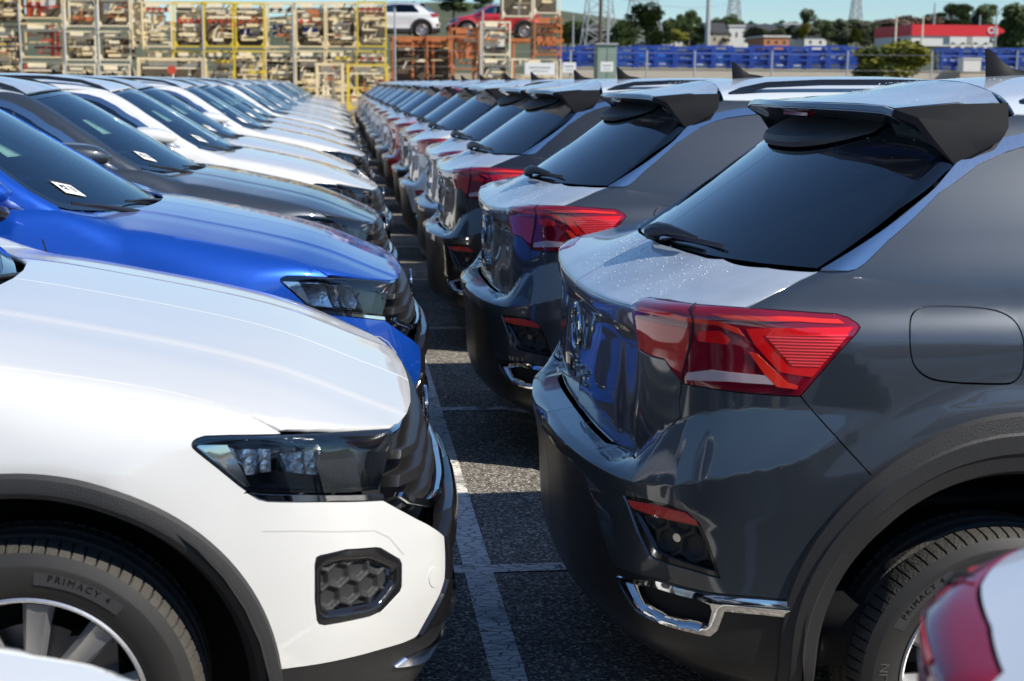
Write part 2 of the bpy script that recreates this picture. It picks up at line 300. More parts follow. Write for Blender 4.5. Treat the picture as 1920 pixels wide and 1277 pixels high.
def grad(F,P,e=1.5e-3):
    x,w,z=P[...,0],P[...,1],P[...,2]
    # symmetric across the centre plane
    g=np.stack([F(x+e,w,z)-F(x-e,w,z),F(x,np.abs(w+e),z)-F(x,np.abs(w-e),z),F(x,w,z+e)-F(x,w,z-e)],-1)
    return -g/np.maximum(np.linalg.norm(g,axis=-1,keepdims=True),1e-9)
BODY=Wrap(Fbody,.25,-2.95,.40,.86,1.0);HOOD=Top(Fbody,.5,1.3)
CAB=Wrap(Fgh,-1.35,-2.45,.25,1.30,1.8,.9);ROOF=Top(Fgh,1.1,1.8)

def hexd(U,s):
    "distance field of a honeycomb: 0 in a cell's middle, .5 on its walls"
    x=U[:,0]/s;y=U[:,1]/s;h=math.sqrt(3);best=np.full(len(x),9.)
    for ox,oy in ((0,0),(.5,h/2)):
        a=(x-ox+.5)%1-.5;b=(y-oy+h/2)%h-h/2
        q=np.maximum(np.abs(a),np.abs(a)*.5+np.abs(b)*h/2);best=np.minimum(best,q)
    return best

FEAT={
 'headlight':[(1.027,0.846),(1.024,0.851),(1.017,0.855),(1.002,0.858),(0.957,0.855),(0.848,0.844),(0.782,0.837),(0.708,0.827),(0.629,0.815),(0.54,0.799),(0.549,0.791),(0.591,0.759),(0.609,0.728),(0.634,0.69),(0.701,0.701),(0.809,0.722),(0.873,0.733),(0.913,0.74),(0.927,0.745),(0.943,0.759),(0.985,0.8),(1.019,0.832),(1.026,0.84)],
 'headlight_blade':[(1.018,0.838),(1.006,0.844),(0.954,0.838),(0.913,0.749),(0.926,0.75)],
 'led_a':[(0.94,0.828),(0.869,0.82),(0.872,0.774),(0.924,0.772)],
 'led_b':[(0.853,0.808),(0.753,0.801),(0.768,0.749),(0.84,0.767)],
 'bowl_a':[(0.951,0.832),(0.857,0.822),(0.834,0.736),(0.913,0.749)],
 'bowl_b':[(0.804,0.817),(0.741,0.811),(0.719,0.744),(0.733,0.721),(0.786,0.731)],
 'bowl_mid':[(0.843,0.819),(0.815,0.815),(0.796,0.735),(0.821,0.739)],
 'bowl_tray':[(1.009,0.839),(0.942,0.839),(0.846,0.83),(0.73,0.814),(0.713,0.743),(0.726,0.717),(0.807,0.729),(0.913,0.745),(0.95,0.773)],
 'head_strip':[(0.922,0.741),(0.898,0.735),(0.809,0.719),(0.627,0.68),(0.625,0.668),(0.74,0.694),(0.887,0.721),(0.905,0.728)],
 'bumper':[(1.024,0.679),(0.934,0.74),(0.926,0.741),(0.887,0.721),(0.825,0.71),(0.626,0.667),(0.519,0.583),(0.468,0.535),(0.477,0.467),(0.48,0.442),(0.494,0.415),(0.517,0.385),(0.548,0.342),(0.557,0.339),(0.587,0.34),(0.66,0.35),(0.756,0.362),(0.839,0.372),(0.916,0.38)],
 'fog':[(0.797,0.591),(0.789,0.593),(0.731,0.591),(0.66,0.576),(0.647,0.571),(0.602,0.533),(0.597,0.52),(0.6,0.473),(0.605,0.463),(0.651,0.437),(0.68,0.436),(0.785,0.449),(0.797,0.455),(0.801,0.464),(0.804,0.507),(0.801,0.577)],
 'fog_in':[(0.782,0.564),(0.774,0.567),(0.745,0.565),(0.685,0.553),(0.669,0.547),(0.625,0.517),(0.623,0.509),(0.625,0.49),(0.66,0.464),(0.68,0.462),(0.775,0.476),(0.784,0.485),(0.785,0.503)],
 'hoodcut':[(-0.034,0.772),(0.024,0.763),(0.114,0.755),(0.206,0.748),(0.281,0.746),(0.357,0.755),(0.42,0.771),(0.458,0.775),(0.486,0.77)],
 'hoodfront':[(0.486,0.771),(0.538,0.732),(0.593,0.682),(0.647,0.621),(0.703,0.545),(0.731,0.473),(0.751,0.379),(0.766,0.246)],
 'hoodrear':[(-0.355,0.585),(-0.325,0.64),(-0.29,0.7),(-0.258,0.738),(-0.196,0.757)],
 'crease':[(0.902,0.663),(0.83,0.652),(0.658,0.612),(0.623,0.587),(0.591,0.54)],
 'tow':[(0.512,0.484),(0.5,0.472),(0.496,0.453),(0.502,0.436),(0.517,0.437),(0.527,0.45),(0.53,0.47),(0.523,0.484)],
 'tail':[(4.868,0.996),(4.878,1.011),(4.856,1.022),(4.762,1.024),(4.663,1.017),(4.537,1.016),(4.423,1.019),(4.345,1.018),(4.318,1.011),(4.299,0.999),(4.295,0.993),(4.303,0.984),(4.348,0.945),(4.416,0.871),(4.453,0.871),(4.525,0.872),(4.665,0.877),(4.697,0.9),(4.713,0.913),(4.771,0.913),(4.83,0.918),(4.834,0.952),(4.847,0.983)],
 'tail_cut':[(4.651,1.014),(4.639,0.987),(4.642,0.958),(4.652,0.927),(4.66,0.902),(4.664,0.876)],
 'tail_bar':[(4.603,1.0),(4.538,1.002),(4.423,1.007),(4.341,1.006),(4.328,0.998),(4.423,0.999),(4.52,0.996),(4.569,0.995)],
 'tail_bar2':[(4.812,0.996),(4.709,0.994),(4.641,0.989),(4.588,0.99),(4.547,0.982),(4.533,0.97),(4.543,0.973),(4.587,0.983),(4.641,0.983),(4.735,0.987),(4.807,0.99)],
 'tail_red':[(4.531,0.982),(4.459,0.988),(4.311,0.993),(4.348,0.957),(4.393,0.907),(4.433,0.91),(4.46,0.914),(4.511,0.957)],
 'tail_ref':[(4.492,0.975),(4.422,0.978),(4.322,0.98),(4.338,0.966),(4.379,0.926),(4.435,0.926)],
 'tail_mid':[(4.628,0.971),(4.583,0.975),(4.561,0.962),(4.568,0.954),(4.628,0.955)],
 'tail_in':[(4.814,0.977),(4.648,0.972),(4.648,0.94),(4.66,0.895),(4.692,0.904),(4.711,0.916),(4.763,0.918),(4.817,0.923)],
 'tail_low':[(4.651,0.898),(4.6,0.908),(4.483,0.906),(4.47,0.891),(4.562,0.891),(4.651,0.885)],
 'tail_diag':[(4.523,0.945),(4.506,0.943),(4.443,0.896),(4.421,0.89),(4.424,0.884),(4.464,0.887),(4.491,0.909)],
 'tailgate_deck':[(4.537,1.016),(4.496,1.046),(4.422,1.097),(4.364,1.126)],
 'tg_side':[(4.666,0.874),(4.671,0.839),(4.667,0.804),(4.712,0.758)],
 'tg_bot':[(4.786,0.687),(5.01,0.666),(5.378,0.667)],
 'seam_rear':[(4.414,0.87),(4.35,0.8),(4.244,0.679)],
 'fuel':[(4.173,1.023),(4.137,1.032),(4.009,1.026),(3.96,1.01),(3.94,0.978),(3.937,0.919),(3.957,0.894),(3.987,0.891),(4.127,0.896),(4.171,0.913),(4.19,0.94),(4.189,0.995)],
 'rvent':[(4.783,0.606),(4.719,0.616),(4.662,0.616),(4.625,0.608),(4.601,0.587),(4.584,0.546),(4.558,0.466),(4.619,0.475),(4.7,0.479),(4.718,0.486),(4.746,0.527)],
 'rvent_in':[(4.75,0.572),(4.696,0.576),(4.633,0.578),(4.605,0.574),(4.589,0.541),(4.569,0.48),(4.619,0.487),(4.691,0.496),(4.704,0.502),(4.726,0.533)],
 'refl':[(4.768,0.6),(4.694,0.609),(4.629,0.606),(4.606,0.592),(4.602,0.581),(4.626,0.582),(4.7,0.583),(4.758,0.586)],
 'rtrim':[(4.823,0.398),(4.748,0.418),(4.69,0.432),(4.637,0.43),(4.582,0.428),(4.479,0.429),(4.391,0.428),(4.391,0.413),(4.395,0.391),(4.478,0.395),(4.546,0.395),(4.559,0.349),(4.573,0.332),(4.624,0.333),(4.709,0.335),(4.75,0.342),(4.786,0.367)],
 'rtrim_hole':[(4.778,0.402),(4.699,0.417),(4.648,0.416),(4.596,0.414),(4.574,0.407),(4.57,0.392),(4.577,0.354),(4.595,0.341),(4.682,0.34),(4.728,0.35),(4.754,0.374)],
 'blackp':[(4.843,0.415),(4.893,0.474),(4.934,0.547),(4.975,0.603),(5.072,0.611)],
 'trimline':[(4.843,0.415),(4.691,0.435),(4.583,0.431),(4.48,0.432),(4.4,0.428)],
 'dout':[(2.744,1.124),(2.539,1.343),(2.437,1.396),(2.327,1.417)],
 'din':[(2.702,1.125),(2.691,1.129),(2.681,1.14),(2.651,1.19),(2.571,1.289),(2.479,1.343),(2.4,1.37),(2.334,1.385)],
}
# ---------------------------------------------------------------- mesh helpers
def mkmesh(name,V,Fc,mats,fm=None,N=None,smooth=True):
    me=bpy.data.meshes.new(name); me.from_pydata([tuple(map(float,v)) for v in V],[],[tuple(map(int,f)) for f in Fc])
    for mm in (mats if isinstance(mats,(list,tuple)) else [mats]): me.materials.append(mm)
    if fm is not None: me.polygons.foreach_set('material_index',np.array(fm,dtype=np.int32))
    if smooth: me.polygons.foreach_set('use_smooth',[True]*len(me.polygons))
    me.update()
    if N is not None: me.normals_split_custom_set_from_vertices([tuple(map(float,n)) for n in N])
    return me
class MB:
    """collects geometry for ONE mesh"""
    def __init__(s): s.V=[];s.F=[];s.M=[];s.sm=[]
    def add(s,V,F,mi=0,sm=False):
        o=len(s.V); s.V+= [tuple(v) for v in V]; s.F+=[tuple(i+o for i in f) for f in F]; s.M+=[mi]*len(F); s.sm+=[sm]*len(F); return s
    def box(s,c,d,mi=0,rot=None,taper=1.0):
        x,y,z=[q/2 for q in d]; P=[Vector((sx*x*(taper if sz>0 else 1),sy*y*(taper if sz>0 else 1),sz*z)) for sx in(-1,1) for sy in(-1,1) for sz in(-1,1)]
        if rot is not None: P=[rot@p for p in P]
        P=[p+Vector(c) for p in P]
        return s.add(P,[(0,1,3,2),(4,6,7,5),(0,4,5,1),(2,3,7,6),(0,2,6,4),(1,5,7,3)],mi)
    def bar(s,a,b,wd,ht=None,mi=0):
        a=Vector(a);b=Vector(b);d=b-a;L=d.length
        if L<1e-6: return s
        q=d.to_track_quat('Z','Y').to_matrix(); return s.box((a+b)/2,(wd,ht or wd,L),mi,q)
    def tube(s,pts,r,n=8,mi=0,cap=True,closed=False):
        pts=[Vector(p) for p in pts];rr=r if isinstance(r,(list,tuple)) else [r]*len(pts);V=[];F=[];prev=None
        for i,p in enumerate(pts):
            if closed: d=(pts[(i+1)%len(pts)]-pts[i-1]).normalized()
            else: d=(pts[min(i+1,len(pts)-1)]-pts[max(i-1,0)]).normalized()
            a=Vector((0,0,1)) if prev is None else prev
            if abs(d.dot(a))>.95: a=Vector((1,0,0)) if abs(d.x)<.9 else Vector((0,1,0))
            u=(a-d*a.dot(d)).normalized();v=d.cross(u);prev=u
            for k in range(n):
                t=2*math.pi*k/n;V.append(p+(u*math.cos(t)+v*math.sin(t))*rr[i])
        m_=len(pts)
        for i in range(m_ if closed else m_-1):
            for k in range(n): 
                j=(i+1)%m_;F.append((i*n+k,i*n+(k+1)%n,j*n+(k+1)%n,j*n+k))
        if cap and not closed: F+= [tuple(range(n))[::-1],tuple((m_-1)*n+k for k in range(n))]
        return s.add(V,F,mi,True)
    def lathe(s,prof,axis='y',n=48,c=(0,0,0),mi=0,sm=True):
        V=[];F=[]
        for r,h in prof:
            for k in range(n):
                t=2*math.pi*k/n;a,b=r*math.cos(t),r*math.sin(t)
                V.append({'y':(a+c[0],h+c[1],b+c[2]),'z':(a+c[0],b+c[1],h+c[2]),'x':(h+c[0],a+c[1],b+c[2])}[axis])
        for i in range(len(prof)-1):
            for k in range(n): F.append((i*n+k,i*n+(k+1)%n,(i+1)*n+(k+1)%n,(i+1)*n+k))
        return s.add(V,F,mi,sm)
    def build(s,name,mats,fix=True,sharp=35):
        bm=bmesh.new(); vs=[bm.verts.new(v) for v in s.V]
        for f,mi,sm in zip(s.F,s.M,s.sm):
            try: q=bm.faces.new([vs[i] for i in f]); q.material_index=mi; q.smooth=True
            except ValueError: pass
        if fix: bmesh.ops.recalc_face_normals(bm,faces=bm.faces)
        for e in bm.edges:
            if len(e.link_faces)==2 and e.calc_face_angle(0)>math.radians(sharp): e.smooth=False
        me=bpy.data.meshes.new(name); bm.to_mesh(me); bm.free()
        for mm in (mats if isinstance(mats,(list,tuple)) else [mats]): me.materials.append(mm)
        return me
def pip(poly,P):
    """vectorised point in polygon"""
    x,y=P[:,0],P[:,1];ins=np.zeros(len(P),bool);n=len(poly)
    for i in range(n):
        x1,y1=poly[i];x2,y2=poly[(i+1)%n]
        if y1==y2: continue
        c=((y1>y)!=(y2>y))&(x<(x2-x1)*(y-y1)/(y2-y1)+x1);ins^=c
    return ins
def densify(poly,res):
    out=[]
    for i in range(len(poly)):
        a=np.array(poly[i],float);b=np.array(poly[(i+1)%len(poly)],float);n=max(1,int(math.ceil(np.hypot(*(b-a))/res)))
        for k in range(n): out.append(tuple(a+(b-a)*k/n))
    return out
def inset(poly,d):
    if d==0: return [tuple(p) for p in poly]
    P=np.array(poly,float);n=len(P);area=sum(P[i,0]*P[(i+1)%n,1]-P[(i+1)%n,0]*P[i,1] for i in range(n))
    sg=1 if area>0 else -1;out=[]
    for i in range(n):
        a=P[i]-P[i-1];b=P[(i+1)%n]-P[i];a/=max(np.hypot(*a),1e-9);b/=max(np.hypot(*b),1e-9)
        na=np.array([-a[1],a[0]]);nb=np.array([-b[1],b[0]]);q=na+nb;l=np.hypot(*q)
        q=q/l if l>1e-6 else na;k=d/max(.45,float(q@na));out.append(tuple(P[i]+q*k*sg))
    return out
def edge_dist(P,segs):
    d=np.full(len(P),9.)
    for a,b in segs:
        a=np.array(a);b=np.array(b);v=b-a;l=max(v@v,1e-12);t=np.clip(((P-a)@v)/l,0,1)
        d=np.minimum(d,np.hypot(*(P-a-t[:,None]*v).T))
    return d
def region(S,poly,res=.02,off=0,holes=(),skirt=.012,gap=.0015,sides=(1,-1),rows=None,grid=None,backflip=False,skirt_t=(None,)):
    """triangulate a polygon of a surface's parameter plane; returns V,F,N for both car sides"""
    poly=inset(poly,gap);outer=densify(poly,res);hs=[densify(inset(h,-gap),res) for h in holes]
    pts=list(outer);edges=[(i,(i+1)%len(outer)) for i in range(len(outer))];loops=[(0,len(outer))]
    for h in hs:
        o=len(pts);pts+=h;edges+=[(o+i,o+(i+1)%len(h)) for i in range(len(h))];loops.append((o,len(h)))
    A=np.array(pts);lo=A.min(0);hi=A.max(0)
    gx,gy=grid if grid else (res,res)
    xs=np.arange(lo[0]+gx/2,hi[0],gx);ys=np.arange(lo[1]+gy/2,hi[1],gy)
    if rows is not None: ys=np.unique(np.concatenate([ys,[r for r in rows if lo[1]<r<hi[1]]]))
    G=np.array([(x,y) for x in xs for y in ys]) if len(xs) and len(ys) else np.zeros((0,2))
    if len(G):
        k=pip(poly,G)
        for h in holes: k&=~pip(h,G)
        G=G[k]
        if len(G): G=G[edge_dist(G,[(pts[a],pts[b]) for a,b in edges])>min(gx,gy,res)*.35]
    allp=pts+[tuple(g) for g in G]
    vo,eo,fo,ov,oe,of=delaunay_2d_cdt([Vector(p) for p in allp],edges,[],0,1e-7)
    U=np.array([tuple(v) for v in vo]);Ft=np.array([tuple(f) for f in fo if len(f)==3])
    C=U[Ft].mean(1);k=pip(outer,C)
    for h in hs: k&=~pip(h,C)
    Ft=Ft[k];used=np.unique(Ft);rm=-np.ones(len(U),int);rm[used]=np.arange(len(used));U=U[used];Ft=rm[Ft]
    o_=off(U) if callable(off) else np.full(len(U),float(off))
    P,N=S.ev(U[:,0],U[:,1],o_)
    if callable(off):        # relief: take normals from the displaced surface itself
        fn_=np.cross(P[Ft[:,1]]-P[Ft[:,0]],P[Ft[:,2]]-P[Ft[:,0]]);sg_=np.sign(np.einsum('ij,ij->i',fn_,N[Ft[:,0]]));fn_*=sg_[:,None]
        A_=np.zeros_like(P)
        for q_ in range(3): np.add.at(A_,Ft[:,q_],fn_)
        N=A_/np.maximum(np.linalg.norm(A_,axis=1,keepdims=True),1e-12)
    # boundary skirt (gives every panel a folded edge)
    ed={}
    for f in Ft:
        for a,b in ((f[0],f[1]),(f[1],f[2]),(f[2],f[0])):
            if (b,a) in ed: ed.pop((b,a))
            else: ed[(a,b)]=1
    fn=np.cross(P[Ft[:,1]]-P[Ft[:,0]],P[Ft[:,2]]-P[Ft[:,0]]);flip=(np.einsum('ij,ij->i',fn,N[Ft[:,0]])<0)
    Ft2=[tuple(f[::-1]) if fl else tuple(f) for f,fl in zip(Ft,flip)]
    V=list(P);NN=list(N);F=list(Ft2)
    if skirt:
        bflip=flip.mean()>.5
        for a,b in ed:
            if abs(P[a][1])<1e-3 and abs(P[b][1])<1e-3: continue
            if bflip: a,b=b,a
            q=[P[a],P[b],P[b]-N[b]*skirt,P[a]-N[a]*skirt];nn=np.cross(P[b]-P[a],N[a]);l=np.linalg.norm(nn)
            if l<1e-12: continue
            nn/=l;i=len(V);V+=q
            NN+= [(N[a]+nn)/np.linalg.norm(N[a]+nn),(N[b]+nn)/np.linalg.norm(N[b]+nn),nn,nn];F.append((i,i+3,i+2,i+1))
    V=np.array(V);NN=np.array(NN);outV=[];outN=[];outF=[]
    for sd_ in sides:           # +1 = the car's right side (local -Y), -1 = its left side
        o=len(outV);v=V.copy();n=NN.copy();v[:,1]*=-sd_;n[:,1]*=-sd_
        outV+=list(v);outN+=list(n);outF+=[tuple(i+o for i in (f[::-1] if sd_==1 else f)) for f in F]
    return outV,outF,outN
def cat(*rs):
    V=[];F=[];N=[];fm=[]
    for k,r in enumerate(rs):
        o=len(V);V+=r[0];F+=[tuple(i+o for i in f) for f in r[1]];N+=r[2];fm+=[r[3] if len(r)>3 else 0]*len(r[1])
    return V,F,N,fm
def rmesh(name,mat,*rs):
    V,F,N,fm=cat(*rs)
    # weld the two halves along the centre plane
    key={};idx=list(range(len(V)));nv=[]
    for i,v in enumerate(V):
        if abs(v[1])<3e-4:
            v[1]=0.;N[i]=np.array([N[i][0],0,N[i][2]])/max(1e-6,np.hypot(N[i][0],N[i][2]));k=(round(v[0],5),round(v[2],5))
            if k in key: idx[i]=key[k];continue
            key[k]=len(nv)
        idx[i]=len(nv);nv.append(i)
    F=[tuple(idx[q] for q in f) for f in F];fm=[m_ for f,m_ in zip(F,fm) if len(set(f))==len(f)];F=[f for f in F if len(set(f))==len(f)]
    V=[V[i] for i in nv];N=[N[i] for i in nv]
    return mkmesh(name,V,F,mat,fm,N)
def wat(x,z):
    "half width of the body at (x,z)"
    x=np.asarray(x,float);z=np.asarray(z,float);lo=np.zeros_like(x+z)+.2;hi=lo*0+1.05
    for _ in range(26):
        m=(lo+hi)/2;i=Fbody(x,m,z)>0;lo=np.where(i,m,lo);hi=np.where(i,hi,m)
    return lo
def tv(x,w_,z): return BODY.inv(x,w_,z)
def side(x,z): return BODY.inv(x,float(wat(x,z)),z)
def vert(x,w_):
    P,_=HOOD.ev(x,w_);return BODY.inv(float(P[0]),abs(float(P[1])),float(P[2]))
def arc(ax,r,a0,a1,n=26):
    return [side(ax+r*math.cos(a),AZ+r*math.sin(a)) for a in np.linspace(a0,a1,n)]
def csd(x,z):
    "point on the cabin side"
    w_=float(Wgh(x,z));return CAB.inv(x,w_,z)
def ctop(x,w_):
    P,_=ROOF.ev(x,w_);return CAB.inv(float(P[0]),abs(float(P[1])),float(P[2]))
# ---------------------------------------------------------------- the car: every part's mesh, built once
# local frame: +X forward, origin on the ground below the front axle's centre; right side = -Y
PARTS=[]          # (name, mesh, colour key or None, parent index or None, label)
def P_(name,mesh,key=None,parent=None,loc=(0,0,0),rot=(0,0,0),only=None,label=None):
    PARTS.append(dict(name=name,mesh=mesh,key=key,parent=parent,loc=loc,rot=rot,only=only,label=label)); return len(PARTS)-1
f=FEAT
def PS(name,mat,fn,key=None,parent=None,only=None):
    "one part per side of the car: fn(1) gives the right side's regions, the left side is its mirror image"
    rs=fn(1);out=[]
    for k in (0,1):
        q=rs if k==0 else [([np.array([v[0],-v[1],v[2]]) for v in r[0]],[t[::-1] for t in r[1]],[np.array([n[0],-n[1],n[2]]) for n in r[2]]) for r in rs]
        out.append(P_(name,rmesh(name,M[mat],*q),key,parent=parent[k] if isinstance(parent,list) else parent,only=only))
    return out
def chaikin(p,n=2):
    for _ in range(n):
        q=[]
        for i in range(len(p)):
            a=np.array(p[i]);b=np.array(p[(i+1)%len(p)]);q+=[tuple(a*.75+b*.25),tuple(a*.25+b*.75)]
        p=q
    return p
f['fuel']=chaikin(f['fuel']);f['tow']=chaikin(f['tow'],1)
LEDGE=list(np.arange(.64,.87,.008))
def build_body():
    hc=[vert(x,w_) for x,w_ in f['hoodcut']]; hr=[vert(x,w_) for x,w_ in f['hoodrear']]
    sf=f['bumper'][:2]                                  # arch end, lamp end of the front seam
    x0,z0=0.25-(sf[0][0]-BODY.t2),sf[0][1]
    hd=f['headlight']
    # side panels ---------------------------------------------------
    aS=math.atan2(.674-AZ,.323); aR=math.pi-math.atan2(.679-AZ,.304)
    top=[vert(x,float(Gb(x))-.03) for x in (-2.98,-2.8,-2.5,-2.2,-1.8,-1.4,-1.0,-.8,-.6,-.5)]
    body=arc(0,.447,aS,math.pi-.09,30)+[side(-.447,.36),side(-.8,.36),side(-1.5,.36),side(-2.143,.36)]\
        +arc(-2.59,.447,.09,aR,24)+f['seam_rear'][::-1]\
        +f['tail'][13:4:-1]+[f['tailgate_deck'][i] for i in range(4)]+top+[vert(-.45,.735),vert(-.41,.64)]+hr[:4]+hc+hd[5::-1]+hd[22:17:-1]
    # drop the flap opening on the right only: build the two sides separately
    r=region(BODY,body,.022,holes=[f['fuel']],sides=(1,),skirt=.014)
    l=region(BODY,body,.022,sides=(-1,),skirt=.014)
    P_('side_panel',rmesh('side_panel',M['paint'],r),'paint');P_('side_panel',rmesh('side_panel',M['paint'],l),'paint')
    P_('fuel_flap',rmesh('fuel_flap',M['paint'],region(BODY,f['fuel'],.02,gap=.002,sides=(1,))),'paint')
    # door shut lines: narrow dark grooves
    def groove(pts,wd=.0045):
        a=np.array(pts,float);d=np.gradient(a,axis=0);d/=np.maximum(np.hypot(*d.T)[:,None],1e-9);n=np.stack([-d[:,1],d[:,0]],1)*wd/2
        return [tuple(q) for q in a+n]+[tuple(q) for q in (a-n)[::-1]]
    front=[side(-.43,z) for z in (.42,.55,.7,.82,.90)]+[side(-.447,.95),side(-.462,.99)]
    mid=[side(-1.42+.01*i,z) for i,z in enumerate((.40,.55,.7,.85,.98,1.02))]
    rear=[side(-2.13+.02*0,.44),side(-2.10,.55),side(-2.16,.66),side(-2.28,.78),side(-2.40,.90),side(-2.44,1.0),side(-2.44,1.03)]
    sillg=[side(x,.405) for x in (-.43,-.8,-1.2,-1.6,-2.0,-2.12)]
    for q in (front,mid,rear,sillg): PS('door_seam','dark',lambda s:[region(BODY,groove(q),.02,off=.0006,skirt=0,gap=0,sides=(s,))])
    # door handles
    for x in (-1.18,-2.02):
        w_=float(wat(x,.93))
        for s in (1,-1):
            mb=MB();mb.tube([(x+.09,-s*(w_+.004),.925),(x+.07,-s*(w_+.028),.928),(x-.06,-s*(w_+.028),.932),(x-.09,-s*(w_+.004),.932)],[.010,.012,.012,.010],8)
            P_('door_handle',mb.build('door_handle',M['paint']),'paint')
    # bonnet ---------------------------------------------------------
    hood=[(x,w_) for x,w_ in f['hoodcut']]+[(x,w_) for x,w_ in f['hoodfront'][1:]]+[(.772,.10),(.773,0),(-.175,0),(-.183,.15),(-.205,.30),(-.250,.42),(-.300,.505)]+[(x,w_) for x,w_ in f['hoodrear'][:4]]
    P_('bonnet',rmesh('bonnet',M['paint'],region(HOOD,hood,.018,gap=.003)),'paint')
    # cowl between bonnet and windscreen
    mb=MB();V=[];F=[]
    xs=np.linspace(-.74,.74,25)
    for y in xs:
        a=abs(y);xf=-.155-.30*max(0,a-.35)**1.2;xr=-.275-.26*a*a+.06
        for k,(x,z) in enumerate([(xf+.03,1.030-.05*a*a),(xf-.02,1.012-.05*a*a),(xr-.01,1.005-.02*a*a),(xr-.07,1.03)]): V.append((x,y,z))
    for i in range(24):
        for k in range(3): F.append((i*4+k,i*4+k+1,i*4+k+5,i*4+k+4))
    mb.add(V,F)
    for k in range(14): mb.box((-.19-.10*(abs(-.5+k*.077)**2),-.5+k*.077,1.015),(.05,.012,.012))
    P_('cowl',mb.build('cowl',M['trimblk']))
    # front bumper -----------------------------------------------------
    bp=f['bumper']; chin=[side(.447,.41)]
    aF=[side(.447*math.cos(a),AZ+.447*math.sin(a)) for a in np.linspace(.12,aS,14)]
    bum=bp+aF[:-1]
    PS('front_bumper','paint',lambda s:[region(BODY,bum,.018,holes=[f['fog']],skirt=.02,sides=(s,))],'paint')
    PS('bumper_crease','fade',lambda s:[region(BODY,groove(f['crease'],.0022),.02,off=.0005,skirt=0,gap=0,sides=(s,))])
    P_('towing_cap',rmesh('towing_cap',M['paint'],region(BODY,f['tow'],.01,off=.0012,skirt=.0015,gap=0,sides=(1,))),'paint')
    # black lower front: chin, lower intake, frame round it
    t_in=.47
    chin=[(0,.30),(0,.19),(.5,.19),(.95,.20)]+[side(.45,.22),side(.447,.36)]+[bp[-1],bp[-2],bp[-3],bp[-4],bp[-5],bp[-6]]+[(.50,.345),(.30,.31)]
    P_('front_skirt',rmesh('front_skirt',M['trimblk'],region(BODY,chin,.025,off=-.004,skirt=.03)))
    intake=[(0,.31),(.28,.315),(.50,.35),(bp[-7][0]+.0,bp[-7][1]),bp[-8],bp[-9],bp[-10],bp[-11],bp[-12],(.40,.560),(0,.575)]
    hexo=lambda U:-.040+.016*sst((hexd(U,.070)-.36)/.07)
    a_=region(BODY,intake,.009,off=hexo,skirt=0)
    P_('lower_grille',rmesh('lower_grille',M['trimblk'],a_))
    fr=[(0,.545),(.37,.535),(.455,.50),(.462,.44),(.45,.36),(.30,.33),(0,.325),(0,.30),(.30,.31),(.50,.35),bp[-7],bp[-8],bp[-9],bp[-10],bp[-11],bp[-12],(.40,.572),(0,.585)]
    P_('lower_grille_frame',rmesh('lower_grille_frame',M['gloss'],region(BODY,fr,.018,off=.010,skirt=.045)))
    blade=[(0,.245),(.3,.25),(.52,.262),(.60,.29),(.57,.30),(.3,.275),(0,.27)]
    P_('skid_plate',rmesh('skid_plate',M['alu'],region(BODY,blade,.02,off=.006,skirt=.02)))
    # upper grille with three slats and a bright lower bar
    F3=f['headlight'][9];F2=f['headlight'][13]
    gr=[(0,.792),(.3,.795),F3,(F3[0]+.006,F3[1]-.03),F2,bp[5],bp[6],(.40,.590),(0,.590)]
    P_('grille',gi:=rmesh('grille',M['trimblk'],region(BODY,gr,.03,off=-.055,skirt=0)))
    gidx=len(PARTS)-1
    for z0_,z1_,te in ((.755,.735,.545),(.705,.680,.565),(.655,.635,.57)):
        wv=-.006
        P_('grille_slat',rmesh('grille_slat',M['trimblk'],region(BODY,[(0,z0_),(te,z0_),(te+.012,z1_),(0,z1_)],.012,off=wv,skirt=.05)),parent=gidx)
    P_('grille_chrome_bar',rmesh('grille_chrome_bar',M['chrome'],region(BODY,[(0,.618),(.40,.618),(.50,.632),(.555,.655),(.575,.672),(.585,.662),(.56,.640),(.50,.612),(.40,.600),(0,.600)],.018,off=.004,skirt=.02)),parent=gidx)
    P_('grille_chrome_bar',rmesh('grille_chrome_bar',M['chrome'],region(BODY,[(0,.792),(.3,.795),(.50,.799),(.55,.797),(.55,.790),(.3,.787),(0,.785)],.018,off=-.002,skirt=.02)),parent=gidx)
    mb=MB();x=.832
    pts=[(x-.02,.062*math.cos(a),.705+.062*math.sin(a)) for a in np.linspace(0,2*math.pi,40,endpoint=False)]
    mb.tube(pts,.005,8,closed=True)
    for s in (1,-1):
        mb.bar((x-.02,s*.036,.752),(x-.02,s*.002,.716),.007);mb.bar((x-.02,s*.056,.728),(x-.02,s*.024,.652),.007);mb.bar((x-.02,s*.024,.652),(x-.02,s*.001,.700),.007)
    P_('emblem',mb.build('emblem',M['chrome']),parent=gidx)
    # fog lamp / blanking grille
    hexf=lambda U:-.019+.009*sst((hexd(U,.048)-.36)/.07)+.003*hexd(U,.048)
    fin=f['fog_in'];FS=[(fin[i-1],fin[i]) for i in range(len(fin))]
    fi=PS('fog_surround','gloss',lambda s:[region(BODY,f['fog'],.006,off=lambda U:.002-.012*sst(1-edge_dist(U,FS)/.011),holes=[fin],skirt=.02,sides=(s,))])
    PS('fog_blank','clad',lambda s:[region(BODY,f['fog_in'],.0035,off=hexf,skirt=.0,gap=-.001,sides=(s,))],parent=fi,only='A')
    PS('fog_lamp','crys',lambda s:[region(BODY,f['fog_in'],.01,off=-.025,skirt=0,gap=-.001,sides=(s,))],parent=fi,only='B')
    PS('fog_lens','lens',lambda s:[region(BODY,f['fog_in'],.01,off=-.006,skirt=0,gap=-.001,sides=(s,))],parent=fi,only='B')
